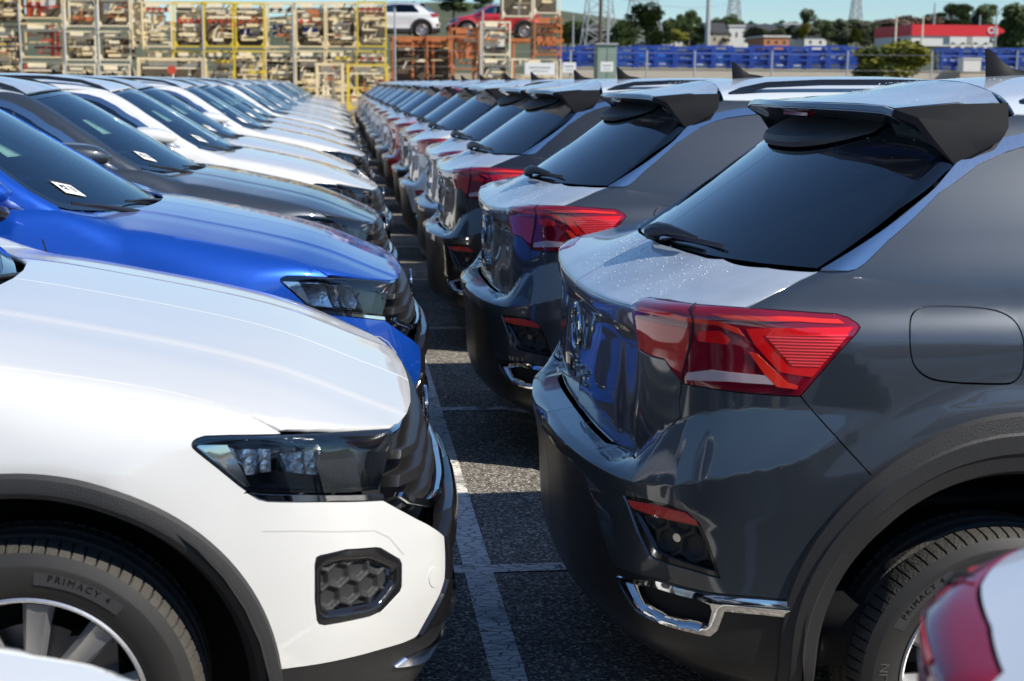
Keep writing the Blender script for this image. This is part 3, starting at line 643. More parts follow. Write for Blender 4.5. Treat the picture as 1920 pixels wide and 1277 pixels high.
    # headlights
    for s,lab in ((1,None),(-1,None)):
        hs=region(BODY,f['headlight'],.02,off=-.055,skirt=0,sides=(s,))
        rimr=region(BODY,f['headlight'],.006,off=-.001,holes=[inset(f['headlight'],.007)],skirt=.052,sides=(s,))
        hi=P_('headlight',rmesh('headlight',M['hous'],hs,rimr))
        P_('headlight_lens',rmesh('headlight_lens',M['lens'],region(BODY,f['headlight'],.015,off=.0,skirt=0,sides=(s,))),parent=hi)
        P_('reflector_blade',rmesh('reflector_blade',M['chrome'],region(BODY,f['headlight_blade'],.015,off=lambda U:-.012-.02*((U[:,0]-U[:,0].min())/max(1e-6,np.ptp(U[:,0]))),skirt=.03,sides=(s,))),parent=hi)
        for k in ('led_a','led_b'):
            P_('led_module',rmesh('led_module',M['crys'],region(BODY,f[k],.006,off=lambda U:-.014+.004*np.abs(np.sin(U[:,0]*95)),skirt=.03,sides=(s,))),parent=hi,only='A')
        P_('reflector_tray',rmesh('reflector_tray',M['crys'],region(BODY,f['bowl_tray'],.012,off=lambda U:-.046+.004*np.sin(U[:,0]*60),skirt=.004,sides=(s,))),parent=hi,only='B')
        for k in ('bowl_a','bowl_b','bowl_mid'):
            q=np.array(f[k]).mean(0)
            P_('reflector_bowl',rmesh('reflector_bowl',M['crys'],region(BODY,f[k],.012,off=lambda U,q=q:-.030+.9*((U-q)**2).sum(1)*4,skirt=.008,sides=(s,))),parent=hi,only='B')
        P_('light_guide',rmesh('light_guide',M['alu'],region(BODY,groove([(a*.985+.0,b) for a,b in [f['headlight'][14],f['headlight'][15],f['headlight'][16],f['headlight'][17]]],.006),.02,off=lambda U:-.012,skirt=.006,sides=(s,))),parent=hi)
    PS('headlight_strip','chrome',lambda s:[region(BODY,f['head_strip'],.015,off=.003,skirt=.012,gap=0,sides=(s,))])
    # wheel arch trims ----------------------------------------------------
    for ax,fr_ in ((0,True),(-2.59,False)):
        if fr_: rs=[.428,.436,.447,.456,.474,.482];of=[-.028,.006,.013,.014,.011,-.001]
        else: rs=[.410,.422,.447,.452,.480,.484,.508,.514];of=[-.030,.004,.010,.016,.017,.012,.009,-.002]
        th=list(np.linspace(.0,math.pi,60));cols=[]
        for d in (.16,.12,.08,.04): cols.append((1,-d))
        for a in th: cols.append((a,None))
        for d in (.04,.08,.12,.16): cols.append((-1,-d))
        for s in (1,-1):
            V=[];F=[]
            for a,d in cols:
                for r,o in zip(rs,of):
                    u_=0 if fr_ else (.514-r)/.104;cx_=ax+(.008 if not fr_ else 0)-.018*u_;cz_=AZ-.04*u_
                    if d is None: x,z=cx_+r*math.cos(a),cz_+r*math.sin(a)
                    else: x,z=cx_+(r if a==1 else -r),cz_+d
                    ww=float(wat(x,max(z,.2)));P,N=BODY.ev(*BODY.inv(x,ww,max(z,.2)),o);P=P.copy();P[2]=z
                    V.append((P[0],-s*P[1],P[2]))
            n=len(rs)
            for i in range(len(cols)-1):
                for k in range(n-1): F.append((i*n+k,i*n+k+1,(i+1)*n+k+1,(i+1)*n+k))
            mb=MB();mb.add(V,F,0,True);P_('wheel_arch_trim',mb.build('wheel_arch_trim',M['clad'],sharp=24))
    sill=[side(x,.385) for x in np.linspace(-.475,-2.115,12)]+[side(x,.20) for x in np.linspace(-2.115,-.475,12)]
    PS('sill_trim','clad',lambda s:[region(BODY,sill,.03,off=.011,skirt=.014,gap=0,sides=(s,))])
    # rear bumper ------------------------------------------------------------
    tl=f['tail'];tg=f['tg_side'];tb=f['tg_bot'];bk=f['blackp'];tr=f['trimline']
    arR=[side(-2.59+.447*math.cos(a),AZ+.447*math.sin(a)) for a in np.linspace(math.pi-.235,aR,14)]
    rb=f['seam_rear'][::-1]+tl[14:17]+tg+tb+[(5.4,tb[-1][1]),(5.4,.612)]+bk[::-1]+tr[1:]+arR[:-1]
    P_('rear_bumper',rmesh('rear_bumper',M['paint'],region(BODY,rb,.016,holes=[f['rvent']],skirt=.02,rows=LEDGE)),'paint')
    val=[bk[0]]+tr[1:]+[side(-2.59-.445,.40),side(-2.59-.445,.22),(4.55,.185),(4.8,.19),(5.1,.21),(5.4,.22),(5.4,.608)]+bk[:0:-1]
    P_('rear_valance',rmesh('rear_valance',M['trimblk'],region(BODY,val,.022,off=-.003,holes=[f['rtrim_hole']],skirt=.03)))
    vi=PS('rear_vent','gloss',lambda s:[region(BODY,f['rvent'],.008,off=-.004,holes=[f['rvent_in']],skirt=.03,sides=(s,))])
    hexr=lambda U:-.034+.012*sst((hexd(U,.060)-.36)/.07)+.003*hexd(U,.06)
    PS('vent_mesh','clad',lambda s:[region(BODY,f['rvent_in'],.005,off=hexr,skirt=0,gap=-.001,sides=(s,))],parent=vi)
    q=np.array(f['rvent_in']).mean(0);P,N=BODY.ev(q[0],q[1],-.026)
    for s in (1,-1):
        mb=MB();c=Vector((P[0],-s*P[1],P[2]));n=Vector((N[0],-s*N[1],N[2]));V=[];u=n.orthogonal().normalized();v=n.cross(u)
        V=[c+n*.006]+[c+n*.006+(u*math.cos(a)+v*math.sin(a))*.010 for a in np.linspace(0,2*math.pi,16,endpoint=False)]+[c-n*.01+(u*math.cos(a)+v*math.sin(a))*.011 for a in np.linspace(0,2*math.pi,16,endpoint=False)]
        mb.add(V,[(0,1+i,1+(i+1)%16) for i in range(16)]+[(1+i,17+i,17+(i+1)%16,1+(i+1)%16) for i in range(16)])
        P_('parking_sensor',mb.build('parking_sensor',M['alu']),parent=vi[0 if s==1 else 1])
    PS('rear_reflector','refl',lambda s:[region(BODY,f['refl'],.01,off=.001,skirt=.012,gap=0,sides=(s,))],parent=vi)
    PS('exhaust_trim','chrome',lambda s:[region(BODY,f['rtrim'],.008,off=lambda U:.006+.004*sst(edge_dist(U,[(f['rtrim'][i-1],f['rtrim'][i]) for i in range(len(f['rtrim']))])/.012),holes=[f['rtrim_hole']],skirt=.03,gap=0,sides=(s,))])
    PS('exhaust_recess','dark',lambda s:[region(BODY,inset(f['rtrim_hole'],-.01),.02,off=-.028,skirt=0,gap=0,sides=(s,))])
    # tailgate -----------------------------------------------------------------
    gb=[vert(-3.005,.705),vert(-3.075,.60),vert(-3.135,.45),vert(-3.185,.30),vert(-3.210,.15),vert(-3.218,.001)]
    gb[-1]=(5.4,gb[-1][1])
    tgp=[tl[16],tl[17],tl[18],tl[19],tl[20],tl[21],tl[22],tl[0],tl[1],tl[2],tl[3],tl[4]]+f['tailgate_deck']+gb+[(5.4,tb[-1][1]+.0008)]+[(a,b+.0008) for a,b in tb[::-1]]+tg[::-1]
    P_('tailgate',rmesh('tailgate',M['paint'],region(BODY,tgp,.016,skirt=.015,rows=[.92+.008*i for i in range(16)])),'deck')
    mb=MB();xr=-3.405
    pts=[(xr,.060*math.cos(a),.885+.060*math.sin(a)) for a in np.linspace(0,2*math.pi,40,endpoint=False)]
    mb.tube(pts,.006,8,closed=True)
    for s in (1,-1):
        mb.bar((xr,s*.036,.930),(xr,s*.002,.896),.008);mb.bar((xr,s*.054,.908),(xr,s*.024,.832),.008);mb.bar((xr,s*.024,.832),(xr,s*.001,.880),.008)
    P_('emblem',mb.build('emblem',M['chrome']),parent=len(PARTS)-1)
    # plate recess and chrome lettering below the badge
    fc=bpy.data.curves.new('lettering','FONT');fc.body='T-ROC';fc.size=.062;fc.extrude=.003;fc.align_x='CENTER';fc.space_character=1.5
    to=bpy.data.objects.new('tmp',fc);sc.collection.objects.link(to);bpy.context.view_layer.update();me=bpy.data.meshes.new_from_object(to);bpy.data.objects.remove(to)
    me.transform(Matrix.Translation((-3.400,0,.745))@Matrix.Rotation(math.radians(-90),4,'Z')@Matrix.Rotation(math.radians(90),4,'X'));me.materials.append(M['chrome']);me.name='lettering'
    P_('lettering',me,parent=len(PARTS)-2)
    # tail lights -----------------------------------------------------------------
    for s in (1,-1):
        ti=P_('tail_light',rmesh('tail_light',M['tdark'],region(BODY,f['tail'],.012,off=lambda U:.003*sst(edge_dist(U,[(f['tail'][i-1],f['tail'][i]) for i in range(len(f['tail']))])/.012),skirt=.014,gap=.001,sides=(s,))))
        def sub(n,k,mat,o): P_(n,rmesh(n,M[mat],region(BODY,f[k],.010,off=o,skirt=.0015,gap=0,sides=(s,))),parent=ti)
        sub('lens_panel','tail_in','tpink',.0040);sub('lens_panel','tail_red','tred',.0040);sub('reflector_panel','tail_ref','trib',.0052)
        sub('light_bar','tail_bar','tbar',.0052);sub('light_bar','tail_bar2','tbar',.0050);sub('lens_panel','tail_mid','tred',.0046)
        sub('reversing_lens','tail_low','twhite',.0048);sub('light_bar','tail_diag','tbar',.0050)
        P_('lens_joint',rmesh('lens_joint',M['dark'],region(BODY,groove(f['tail_cut'],.0035),.012,off=.0062,skirt=.002,gap=0,sides=(s,))),parent=ti)
def build_cabin():
    dout=f['dout'];din=f['din']
    so=[csd(x,z) for x,z in [(-.50,1.070),(-.513,1.077),(-.58,1.118),(-.676,1.181),(-.806,1.27),(-.938,1.350),(-1.039,1.400),(-1.12,1.422),(-1.3,1.446),(-1.55,1.458),(-1.85,1.460),(-2.15,1.450),(-2.30,1.440)]]+[dout[3],dout[2],dout[1],dout[0]]
    si=[csd(x,z) for x,z in [(-.56,1.070),(-.60,1.092),(-.69,1.150),(-.82,1.238),(-.95,1.320),(-1.05,1.370),(-1.13,1.392),(-1.3,1.416),(-1.55,1.428),(-1.85,1.430),(-2.15,1.420),(-2.30,1.411)]]+din[::-1]
    PS('window_trim','alu',lambda s:[region(CAB,so+si[::-1],.012,off=.004,skirt=.010,gap=0,sides=(s,))])
    ws=[(-.429,.737,1.093),(-.521,.74,1.147),(-.656,.685,1.243),(-.819,.632,1.346),(-.985,.556,1.438)]
    wsx=[CAB.inv(*q) for q in ws]
    # painted frame: A pillar, roof side, and the broad rear pillar below the trim
    rs=[ctop(x,w_) for x,w_ in ((-1.12,.585),(-1.5,.602),(-1.9,.600),(-2.3,.588),(-2.50,.572))]
    fr=so[::-1]+[CAB.inv(-.43,.742,1.06),wsx[0],wsx[1],wsx[2],wsx[3],wsx[4]]+rs+[CAB.inv(*q) for q in ((-2.56,.585,1.445),(-2.60,.62,1.395))]
    PS('pillar_frame','paint',lambda s:[region(CAB,fr,.016,skirt=.015,sides=(s,))],key='pillar')
    gl_end=[csd(-2.24,1.417),csd(-2.30,1.33),csd(-2.387,1.241),csd(-2.45,1.14),csd(-2.48,1.085)]
    rp=gl_end+[csd(-2.6,1.05),csd(-2.9,1.06),csd(-2.97,1.09)]+[dout[0]]+din+[si[11]]
    PS('rear_pillar','paint',lambda s:[region(CAB,rp,.018,skirt=.015,gap=.001,sides=(s,))],key='paint')
    belt=[csd(x,z) for x,z in ((-2.48,1.085),(-2.0,1.078),(-1.45,1.070),(-1.0,1.066),(-.56,1.070))]
    blo=[csd(x,z) for x,z in ((-.50,1.070),(-.49,1.045),(-1.0,1.02),(-1.45,1.02),(-2.0,1.03),(-2.48,1.03))]
    PS('belt_trim','gloss',lambda s:[region(CAB,belt+blo,.03,off=.006,skirt=.01,gap=0,sides=(s,))])
    bx=[(-1.36,1.069),(-1.40,1.42)];bx2=[(-1.50,1.42),(-1.45,1.070)]
    g1=si[1:7]+[csd(-1.3,1.416),csd(-1.40,1.421),csd(-1.355,1.069),csd(-1.0,1.066),csd(-.60,1.070)]
    g2=[csd(-1.50,1.426),csd(-1.55,1.428),csd(-1.85,1.430),csd(-2.15,1.420)]+gl_end+[csd(-2.0,1.078),csd(-1.455,1.070)]
    for s in (1,-1):
        P_('front_side_window',rmesh('front_side_window',M['glass'],region(CAB,g1,.03,off=-.004,skirt=0,gap=0,sides=(s,))))
        P_('rear_side_window',rmesh('rear_side_window',M['priv'],region(CAB,g2,.03,off=-.004,skirt=0,gap=0,sides=(s,))))
    bp_=[csd(-1.345,1.066),csd(-1.392,1.421),csd(-1.51,1.428),csd(-1.465,1.068)]
    fq=[si[0],si[1],si[2],csd(-.72,1.068)]
    PS('door_pillar_cover','gloss',lambda s:[region(CAB,bp_,.03,off=-.001,skirt=.01,gap=0,sides=(s,))])
    PS('mirror_triangle','gloss',lambda s:[region(CAB,fq,.02,off=-.0015,skirt=.01,gap=0,sides=(s,))])
    # windscreen
    wb=[(t,1.028+.06*(t/.55)**2) for t in np.linspace(0,.5,10)]
    hdr=[ctop(x,w_) for x,w_ in ((-.955,.40),(-.935,.25),(-.925,.12))]
    wsp=wb+wsx+hdr+[(0,hdr[-1][1])]
    P_('windscreen',rmesh('windscreen',M['glass'],region(CAB,wsp,.03,off=-.004,skirt=0,gap=.001)))
    wi=inset(wsp,.022);
    wi=[(max(0,a) if a>.03 else 0.0,b) for a,b in wi]
    ring=region(CAB,wsp,.02,off=-.003,skirt=0,gap=.001,holes=[[(max(a,.0012),b) for a,b in wi]])
    P_('windscreen_border',rmesh('windscreen_border',M['frit'],ring),parent=len(PARTS)-1)
    # rear window
    T4,T5=CAB.t4,CAB.t5
    def bl(w_,z):
        return CAB.inv(float(Xbl(w_,z)),w_,z)
    bot=[(T5,1.121),bl(.2,1.120),bl(.4,1.120),bl(.55,1.122),bl(.65,1.126),CAB.inv(-2.999,.700,1.128)]
    sd=[CAB.inv(-2.90,.690,1.185),CAB.inv(-2.80,.672,1.255),CAB.inv(-2.69,.650,1.335),(dout[2][0],dout[2][1]-.0)]
    tp=[CAB.inv(-2.62,.50,1.43),CAB.inv(-2.66,.3,1.46),(T5,1.43)]
    rw=bot+sd+tp
    ri=P_('rear_window',rmesh('rear_window',M['frit'],region(CAB,rw,.025,off=-.003,skirt=0,gap=.001)))
    inn=[(T5,1.15),bl(.2,1.15),bl(.4,1.15),bl(.52,1.155),bl(.565,1.175),CAB.inv(-2.87,.60,1.25),CAB.inv(-2.77,.565,1.33),bl(.4,1.36),bl(.2,1.365),(T5,1.365)]
    # roof
    rf=[(-.945,0),(-.945,.12),(-.955,.25),(-.975,.40),(-1.005,.552),(-1.12,.585),(-1.5,.602),(-1.9,.600),(-2.3,.588),(-2.505,.570),(-2.50,.50),(-2.47,.3),(-2.455,.15),(-2.45,0)]
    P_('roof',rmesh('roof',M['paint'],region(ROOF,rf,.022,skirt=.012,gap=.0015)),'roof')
    # spoiler: lofted sections
    secs=[(0,[(-2.450,None),(-2.66,None),(-2.862,1.478),(-2.870,1.462),(-2.80,1.440),(-2.70,1.425),(-2.60,1.43)]),
          (.2,[(-2.457,None),(-2.66,None),(-2.850,1.479),(-2.858,1.463),(-2.79,1.440),(-2.69,1.423),(-2.60,1.43)]),
          (.4,[(-2.480,None),(-2.65,None),(-2.812,1.479),(-2.820,1.461),(-2.76,1.438),(-2.67,1.420),(-2.59,1.42)]),
          (.52,[(-2.515,None),(-2.64,None),(-2.795,1.477),(-2.802,1.459),(-2.745,1.432),(-2.665,1.41),(-2.59,1.41)]),
          (.572,[(-2.52,None),(-2.64,1.486),(-2.790,1.470),(-2.796,1.452),(-2.742,1.425),(-2.665,1.40),(-2.60,1.40)])]
    caps=[(.574,[(-2.522,1.484),(-2.66,1.480),(-2.790,1.468),(-2.795,1.452),(-2.742,1.425),(-2.665,1.40),(-2.60,1.40)]),
          (.604,[(-2.532,1.430),(-2.64,1.440),(-2.745,1.450),(-2.752,1.435),(-2.72,1.408),(-2.665,1.38),(-2.61,1.385)]),
          (.622,[(-2.548,1.414),(-2.64,1.412),(-2.712,1.402),(-2.716,1.392),(-2.700,1.376),(-2.67,1.36),(-2.62,1.37)]),
          (.648,[(-2.570,1.402),(-2.62,1.377),(-2.674,1.351),(-2.675,1.349),(-2.673,1.347),(-2.668,1.346),(-2.64,1.36)])]
    mb=MB();W=[]
    for w_,q in secs:
        L=[]
        for x,z in q:
            if z is None: z=float(ROOF.ev(x,w_)[0][2])+(.002 if x<-2.6 else 0)
            L.append((x,z))
        W.append((w_,L))
    ws_=[-a for a,_ in W[:0:-1]]+[a for a,_ in W];Ls=[l for _,l in W[:0:-1]]+[l for _,l in W]
    V=[(x,a,z) for a,l in zip(ws_,Ls) for x,z in l];n=7;F=[]
    for i in range(len(ws_)-1):
        for k in range(n): F.append((i*n+k,i*n+(k+1)%n,(i+1)*n+(k+1)%n,(i+1)*n+k))
    F+=[tuple(range(n)),tuple(len(V)-n+k for k in range(n))][:2]
    mb.add(V,F,0,True);me=mb.build('spoiler',M['paint'],sharp=22)
    bm=bmesh.new();bm.from_mesh(me);sh=[e for e in bm.edges if not e.smooth];bmesh.ops.bevel(bm,geom=sh,offset=.0035,segments=2,affect='EDGES');bm.to_mesh(me);bm.free()
    me.polygons.foreach_set('use_smooth',[True]*len(me.polygons))
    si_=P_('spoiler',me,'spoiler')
    for s in (1,-1):
        mb=MB();V=[(x,-s*a,z) for a,l in caps for x,z in l];n=7;F=[(i*n+k,i*n+(k+1)%n,(i+1)*n+(k+1)%n,(i+1)*n+k) for i in range(3) for k in range(n)]+[tuple(range(n)),tuple(21+k for k in range(n))]
        mb.add(V,F,0,True);me=mb.build('end_cap',M['spcap'],sharp=18);P_('end_cap',me,parent=si_)
    # black pod under the spoiler (wiper washer, brake light)
    mb=MB();V=[];F=[]
    for j,(dz,o) in enumerate(((1.435,.010),(1.415,.035),(1.39,.045),(1.375,.030),(1.362,.004))):
        for i in range(17):
            y=-.36+.72*i/16;k=1-(abs(y)/.36)**3;zz=1.435-(1.435-dz)*(.35+.65*k)
            V.append((float(Xbl(abs(y),zz))-o*k-.004,y,zz))
    for j in range(4):
        for i in range(16): F.append((j*17+i,j*17+i+1,(j+1)*17+i+1,(j+1)*17+i))
    mb.add(V,F);P_('camera_pod',mb.build('camera_pod',M['clad']),parent=si_)
    mb=MB();mb.box((-2.822,0,1.446),(.02,.20,.008));P_('brake_light',mb.build('brake_light',M['tdark']),parent=si_)
    # roof rails
    for s in (1,-1):
        xs=[-1.00,-1.06,-1.18,-1.4,-1.8,-2.1,-2.32,-2.42,-2.47];hh=[.001,.022,.040,.050,.052,.050,.040,.020,.001];mb=MB();V=[];F=[]
        for x,h_ in zip(xs,hh):
            wv=.548-.03*((x+1.7)/.8)**2;z=float(ROOF.ev(x,wv)[0][2])
            for a,b in ((-.014,max(-.006,h_-.024)),(-.014,h_*.8),(-.008,h_),(.010,h_),(.016,h_*.8),(.018,max(-.006,h_-.024))): V.append((x,-s*(wv+a),z+b))
        n=6
        for i in range(len(xs)-1):
            for k in range(n): F.append((i*n+k,i*n+(k+1)%n,(i+1)*n+(k+1)%n,(i+1)*n+k))
        mb.add(V,F,0,True);me=mb.build('roof_rail',M['gloss'],sharp=30);P_('roof_rail',me)
    # aerial
    mb=MB();zr=float(ROOF.ev(-2.31,0)[0][2]);V=[];F=[];prof=[(-2.20,.000,.012),(-2.24,.016,.020),(-2.29,.024,.022),(-2.315,.040,.015),(-2.340,.064,.009),(-2.358,.082,.006),(-2.368,.086,.004),(-2.374,.084,.003)]
    base=[-2.20,-2.24,-2.29,-2.325,-2.345,-2.352,-2.36,-2.366]
    for (x,hh_,wd),bx_ in zip(prof,base):
        for a,b,xx in ((-wd,-.004,bx_),(-wd*.6,hh_*.5,(x+bx_)/2),(0,hh_,x),(wd*.6,hh_*.5,(x+bx_)/2),(wd,-.004,bx_)): V.append((xx,a,zr+b))
    for i in range(7):
        for k in range(5): F.append((i*5+k,i*5+(k+1)%5,(i+1)*5+(k+1)%5,(i+1)*5+k))
    F+=[(0,1,2,3,4),(35,36,37,38,39)];V=[(x+.055,y,zr+(z-zr)*.85) for x,y,z in V];mb.add(V,F,0,True);P_('aerial',mb.build('aerial',M['aer'],sharp=50))
    # wipers
    mb=MB();
    mb.tube([(-3.222,-.07,1.122),(-3.218,-.07,1.140)],.018,14);mb.tube([(-3.222,-.05,1.140),(-3.215,-.10,1.152),(-3.200,-.16,1.158),(-3.180,-.24,1.156),(-3.165,-.30,1.152)],[.020,.020,.014,.008,.005],10)
    mb.bar((-3.205,-.05,1.140),(-3.125,-.40,1.143),.007,.012)
    P_('rear_wiper',mb.build('rear_wiper',M['trimblk']))
    mb=MB()
    for y0,y1 in ((-.36,-.70),(.22,-.26)):
        pv=Vector((float(Xws(abs(y0),1.04))+.045,y0,1.028+.05*y0*y0));e=Vector((float(Xws(abs(y1),1.075))+.022,y1,1.066+.06*y1*y1))
        mb.tube([pv-Vector((0,0,.03)),pv+Vector((0,0,.002))],.011,10);mb.tube([pv,pv.lerp(e,.3)+Vector((.004,0,.004)),pv.lerp(e,.7)+Vector((0,0,.006)),e],[.009,.007,.005,.003],8)
        mb.bar(e.lerp(pv,.75)+Vector((-.004,0,-.004)),e+(e-pv)*.10,.005,.010)
    P_('front_wiper',mb.build('front_wiper',M['trimblk']))
    # door mirrors
    for s in (1,-1):
        bm=bmesh.new()
        prof=[(-.545,.030,.018,1.150,.93),(-.565,.060,.038,1.153,.93),(-.60,.085,.052,1.158,.935),(-.66,.100,.060,1.163,.94),(-.735,.108,.064,1.165,.945),(-.775,.106,.062,1.164,.945)]
        rings=[]
        for x,hw,hz,zc,yc in prof:
            r=[]
            for k in range(20):
                a=2*math.pi*k/20;ca,sa=math.cos(a),math.sin(a);e=2/2.9
                yy=yc+hw*math.copysign(abs(ca)**e,ca);zz=zc+hz*math.copysign(abs(sa)**e,sa)*(1-.18*(ca+1)/2)
                r.append(bm.verts.new((x+.018*ca,-s*yy,zz)))
            rings.append(r)
        for a,b in zip(rings,rings[1:]):
            for k in range(20): bm.faces.new((a[k],a[(k+1)%20],b[(k+1)%20],b[k]))
        bm.faces.new(rings[0]);bmesh.ops.recalc_face_normals(bm,faces=bm.faces)
        for q in bm.faces: q.smooth=True
        me=bpy.data.meshes.new('mirror_cover');bm.to_mesh(me);bm.free();me.materials.append(M['paint'])
        mi=P_('door_mirror',me,'mirror')
        mb=MB();mb.add([tuple(v.co) for v in me.vertices[100:120]],[tuple(range(20))]);g=mb.build('mirror_glass',M['mirror']);g.transform(Matrix.Translation((.012,0,0)));P_('mirror_glass',g,parent=mi)
        mb=MB();mb.tube([(-.60,-s*.80,1.065),(-.63,-s*.85,1.085),(-.66,-s*.90,1.110)],[.034,.028,.030],10);mb.box((-.66,-s*.935,1.106),(.14,.14,.022));P_('mirror_foot',mb.build('mirror_foot',M['gloss']),parent=mi)
def build_cabin_inside():
    mb=MB();mb.box((-.62,0,.99),(.42,1.36,.10));mb.box((-.80,0,.90),(.20,1.34,.22));mb.box((-.72,-.36,1.05),(.18,.34,.05),0,None,.8);P_('dashboard',mb.build('dashboard',M['dash']))
    mb=MB();mb.tube([(-.95+.05*math.sin(a),.36+.18*math.cos(a),1.00+.17*math.sin(a)) for a in np.linspace(0,2*math.pi,28,endpoint=False)],.015,8,closed=True);mb.bar((-.95,.20,1.0),(-.95,.52,1.0),.02,.04);mb.bar((-.95,.36,1.0),(-.80,.36,.95),.05);P_('steering_wheel',mb.build('steering_wheel',M['dash']))
    def seat(x,y,wd,hr=True):
        mb=MB();q=Matrix.Rotation(math.radians(-16),3,'Y');mb.box((x,y,.93),(.13,wd,.62),0,q,.82);mb.box((x+.22,y,.66),(.50,wd,.16))
        if hr:
            for yy in ([y] if wd<.7 else [y-.42,y+.42]): mb.box((x-.10,yy,1.30),(.09,.25,.17),0,q,.8);mb.bar((x-.09,yy-.05,1.18),(x-.10,yy-.05,1.26),.012);mb.bar((x-.09,yy+.05,1.18),(x-.10,yy+.05,1.26),.012)
        me=mb.build('seat',M['cloth']);bm=bmesh.new();bm.from_mesh(me);bmesh.ops.bevel(bm,geom=bm.edges,offset=.022,segments=3,affect='EDGES');bm.to_mesh(me);bm.free();me.polygons.foreach_set('use_smooth',[True]*len(me.polygons));return me
    P_('seat',seat(-1.48,-.37,.48));P_('seat',seat(-1.48,.37,.48));P_('rear_bench',seat(-2.32,0,1.22))
    mb=MB();mb.box((-1.6,0,.32),(3.0,1.60,.14));mb.box((-1.75,0,.60),(2.4,1.44,.02));mb.box((-2.85,0,1.0),(.75,1.30,.03));mb.box((.28,0,.45),(.62,1.0,.5));mb.box((-2.95,0,.55),(.60,1.1,.5))
    for ax in AX:
        for s in (1,-1):
            V=[];F=[];n=24
            for i in range(n+1):
                a=-.35+ (math.pi+.7)*i/n
                for y in (.885,.60): V.append((ax+.462*math.cos(a),-s*y,AZ+.462*math.sin(a)))
            for i in range(n): F.append((i*2,i*2+1,i*2+3,i*2+2))
            c=len(V);V.append((ax,-s*.60,AZ));F+=[(i*2+1,c,i*2+3) for i in range(n)]
            mb.add(V,F)
    P_('underbody',mb.build('underbody',M['dark'],fix=False))
    # inner door cards close the view through the side glass below the belt line
    # windscreen tag and delivery papers
def tag_meshes():
    t0=[CAB.inv(float(Xws(w_,z)),w_,z) for w_,z in ((.545,1.170),(.470,1.150),(.495,1.105),(.575,1.125))]
    tag=region(CAB,t0,.02,off=.001,skirt=0,gap=0,sides=(1,))
    P_('paper_tag',rmesh('paper_tag',M['paper'],tag),only='L');ti=len(PARTS)-1
    q=np.array(t0)
    def uv(u,v): return tuple((q[0]*(1-u)+q[1]*u)*(1-v)+(q[3]*(1-u)+q[2]*u)*v)
    rs=[]
    rnd=random.Random(3)
    for a,b,c_,d in [(.0,.0,1,.14)]+[(.16+i*.07,.30+.1*(i%2),.20+i*.07,.62-.08*(i%3)) for i in range(5)]+[(.2,.34,.45,.42),(.22,.6,.5,.68)]+[(.60,.30+i*.10,.90,.34+i*.10) for i in range(5)]:
        rs.append(region(CAB,[uv(a,b),uv(c_,b),uv(c_,d),uv(a,d)],.02,off=.0018,skirt=0,gap=0,sides=(1,)))
    P_('printed_marks',rmesh('printed_marks',M['ink'],*rs),parent=ti,only='L')
    d0=[CAB.inv(float(Xws(w_,z))-.012,w_,z) for w_,z in ((.47,1.325),(.30,1.325),(.32,1.255),(.51,1.255))]
    P_('delivery_sheet',rmesh('delivery_sheet',M['paper2'],region(CAB,d0,.03,off=-.010,skirt=0,gap=0,sides=(1,))),only='L')
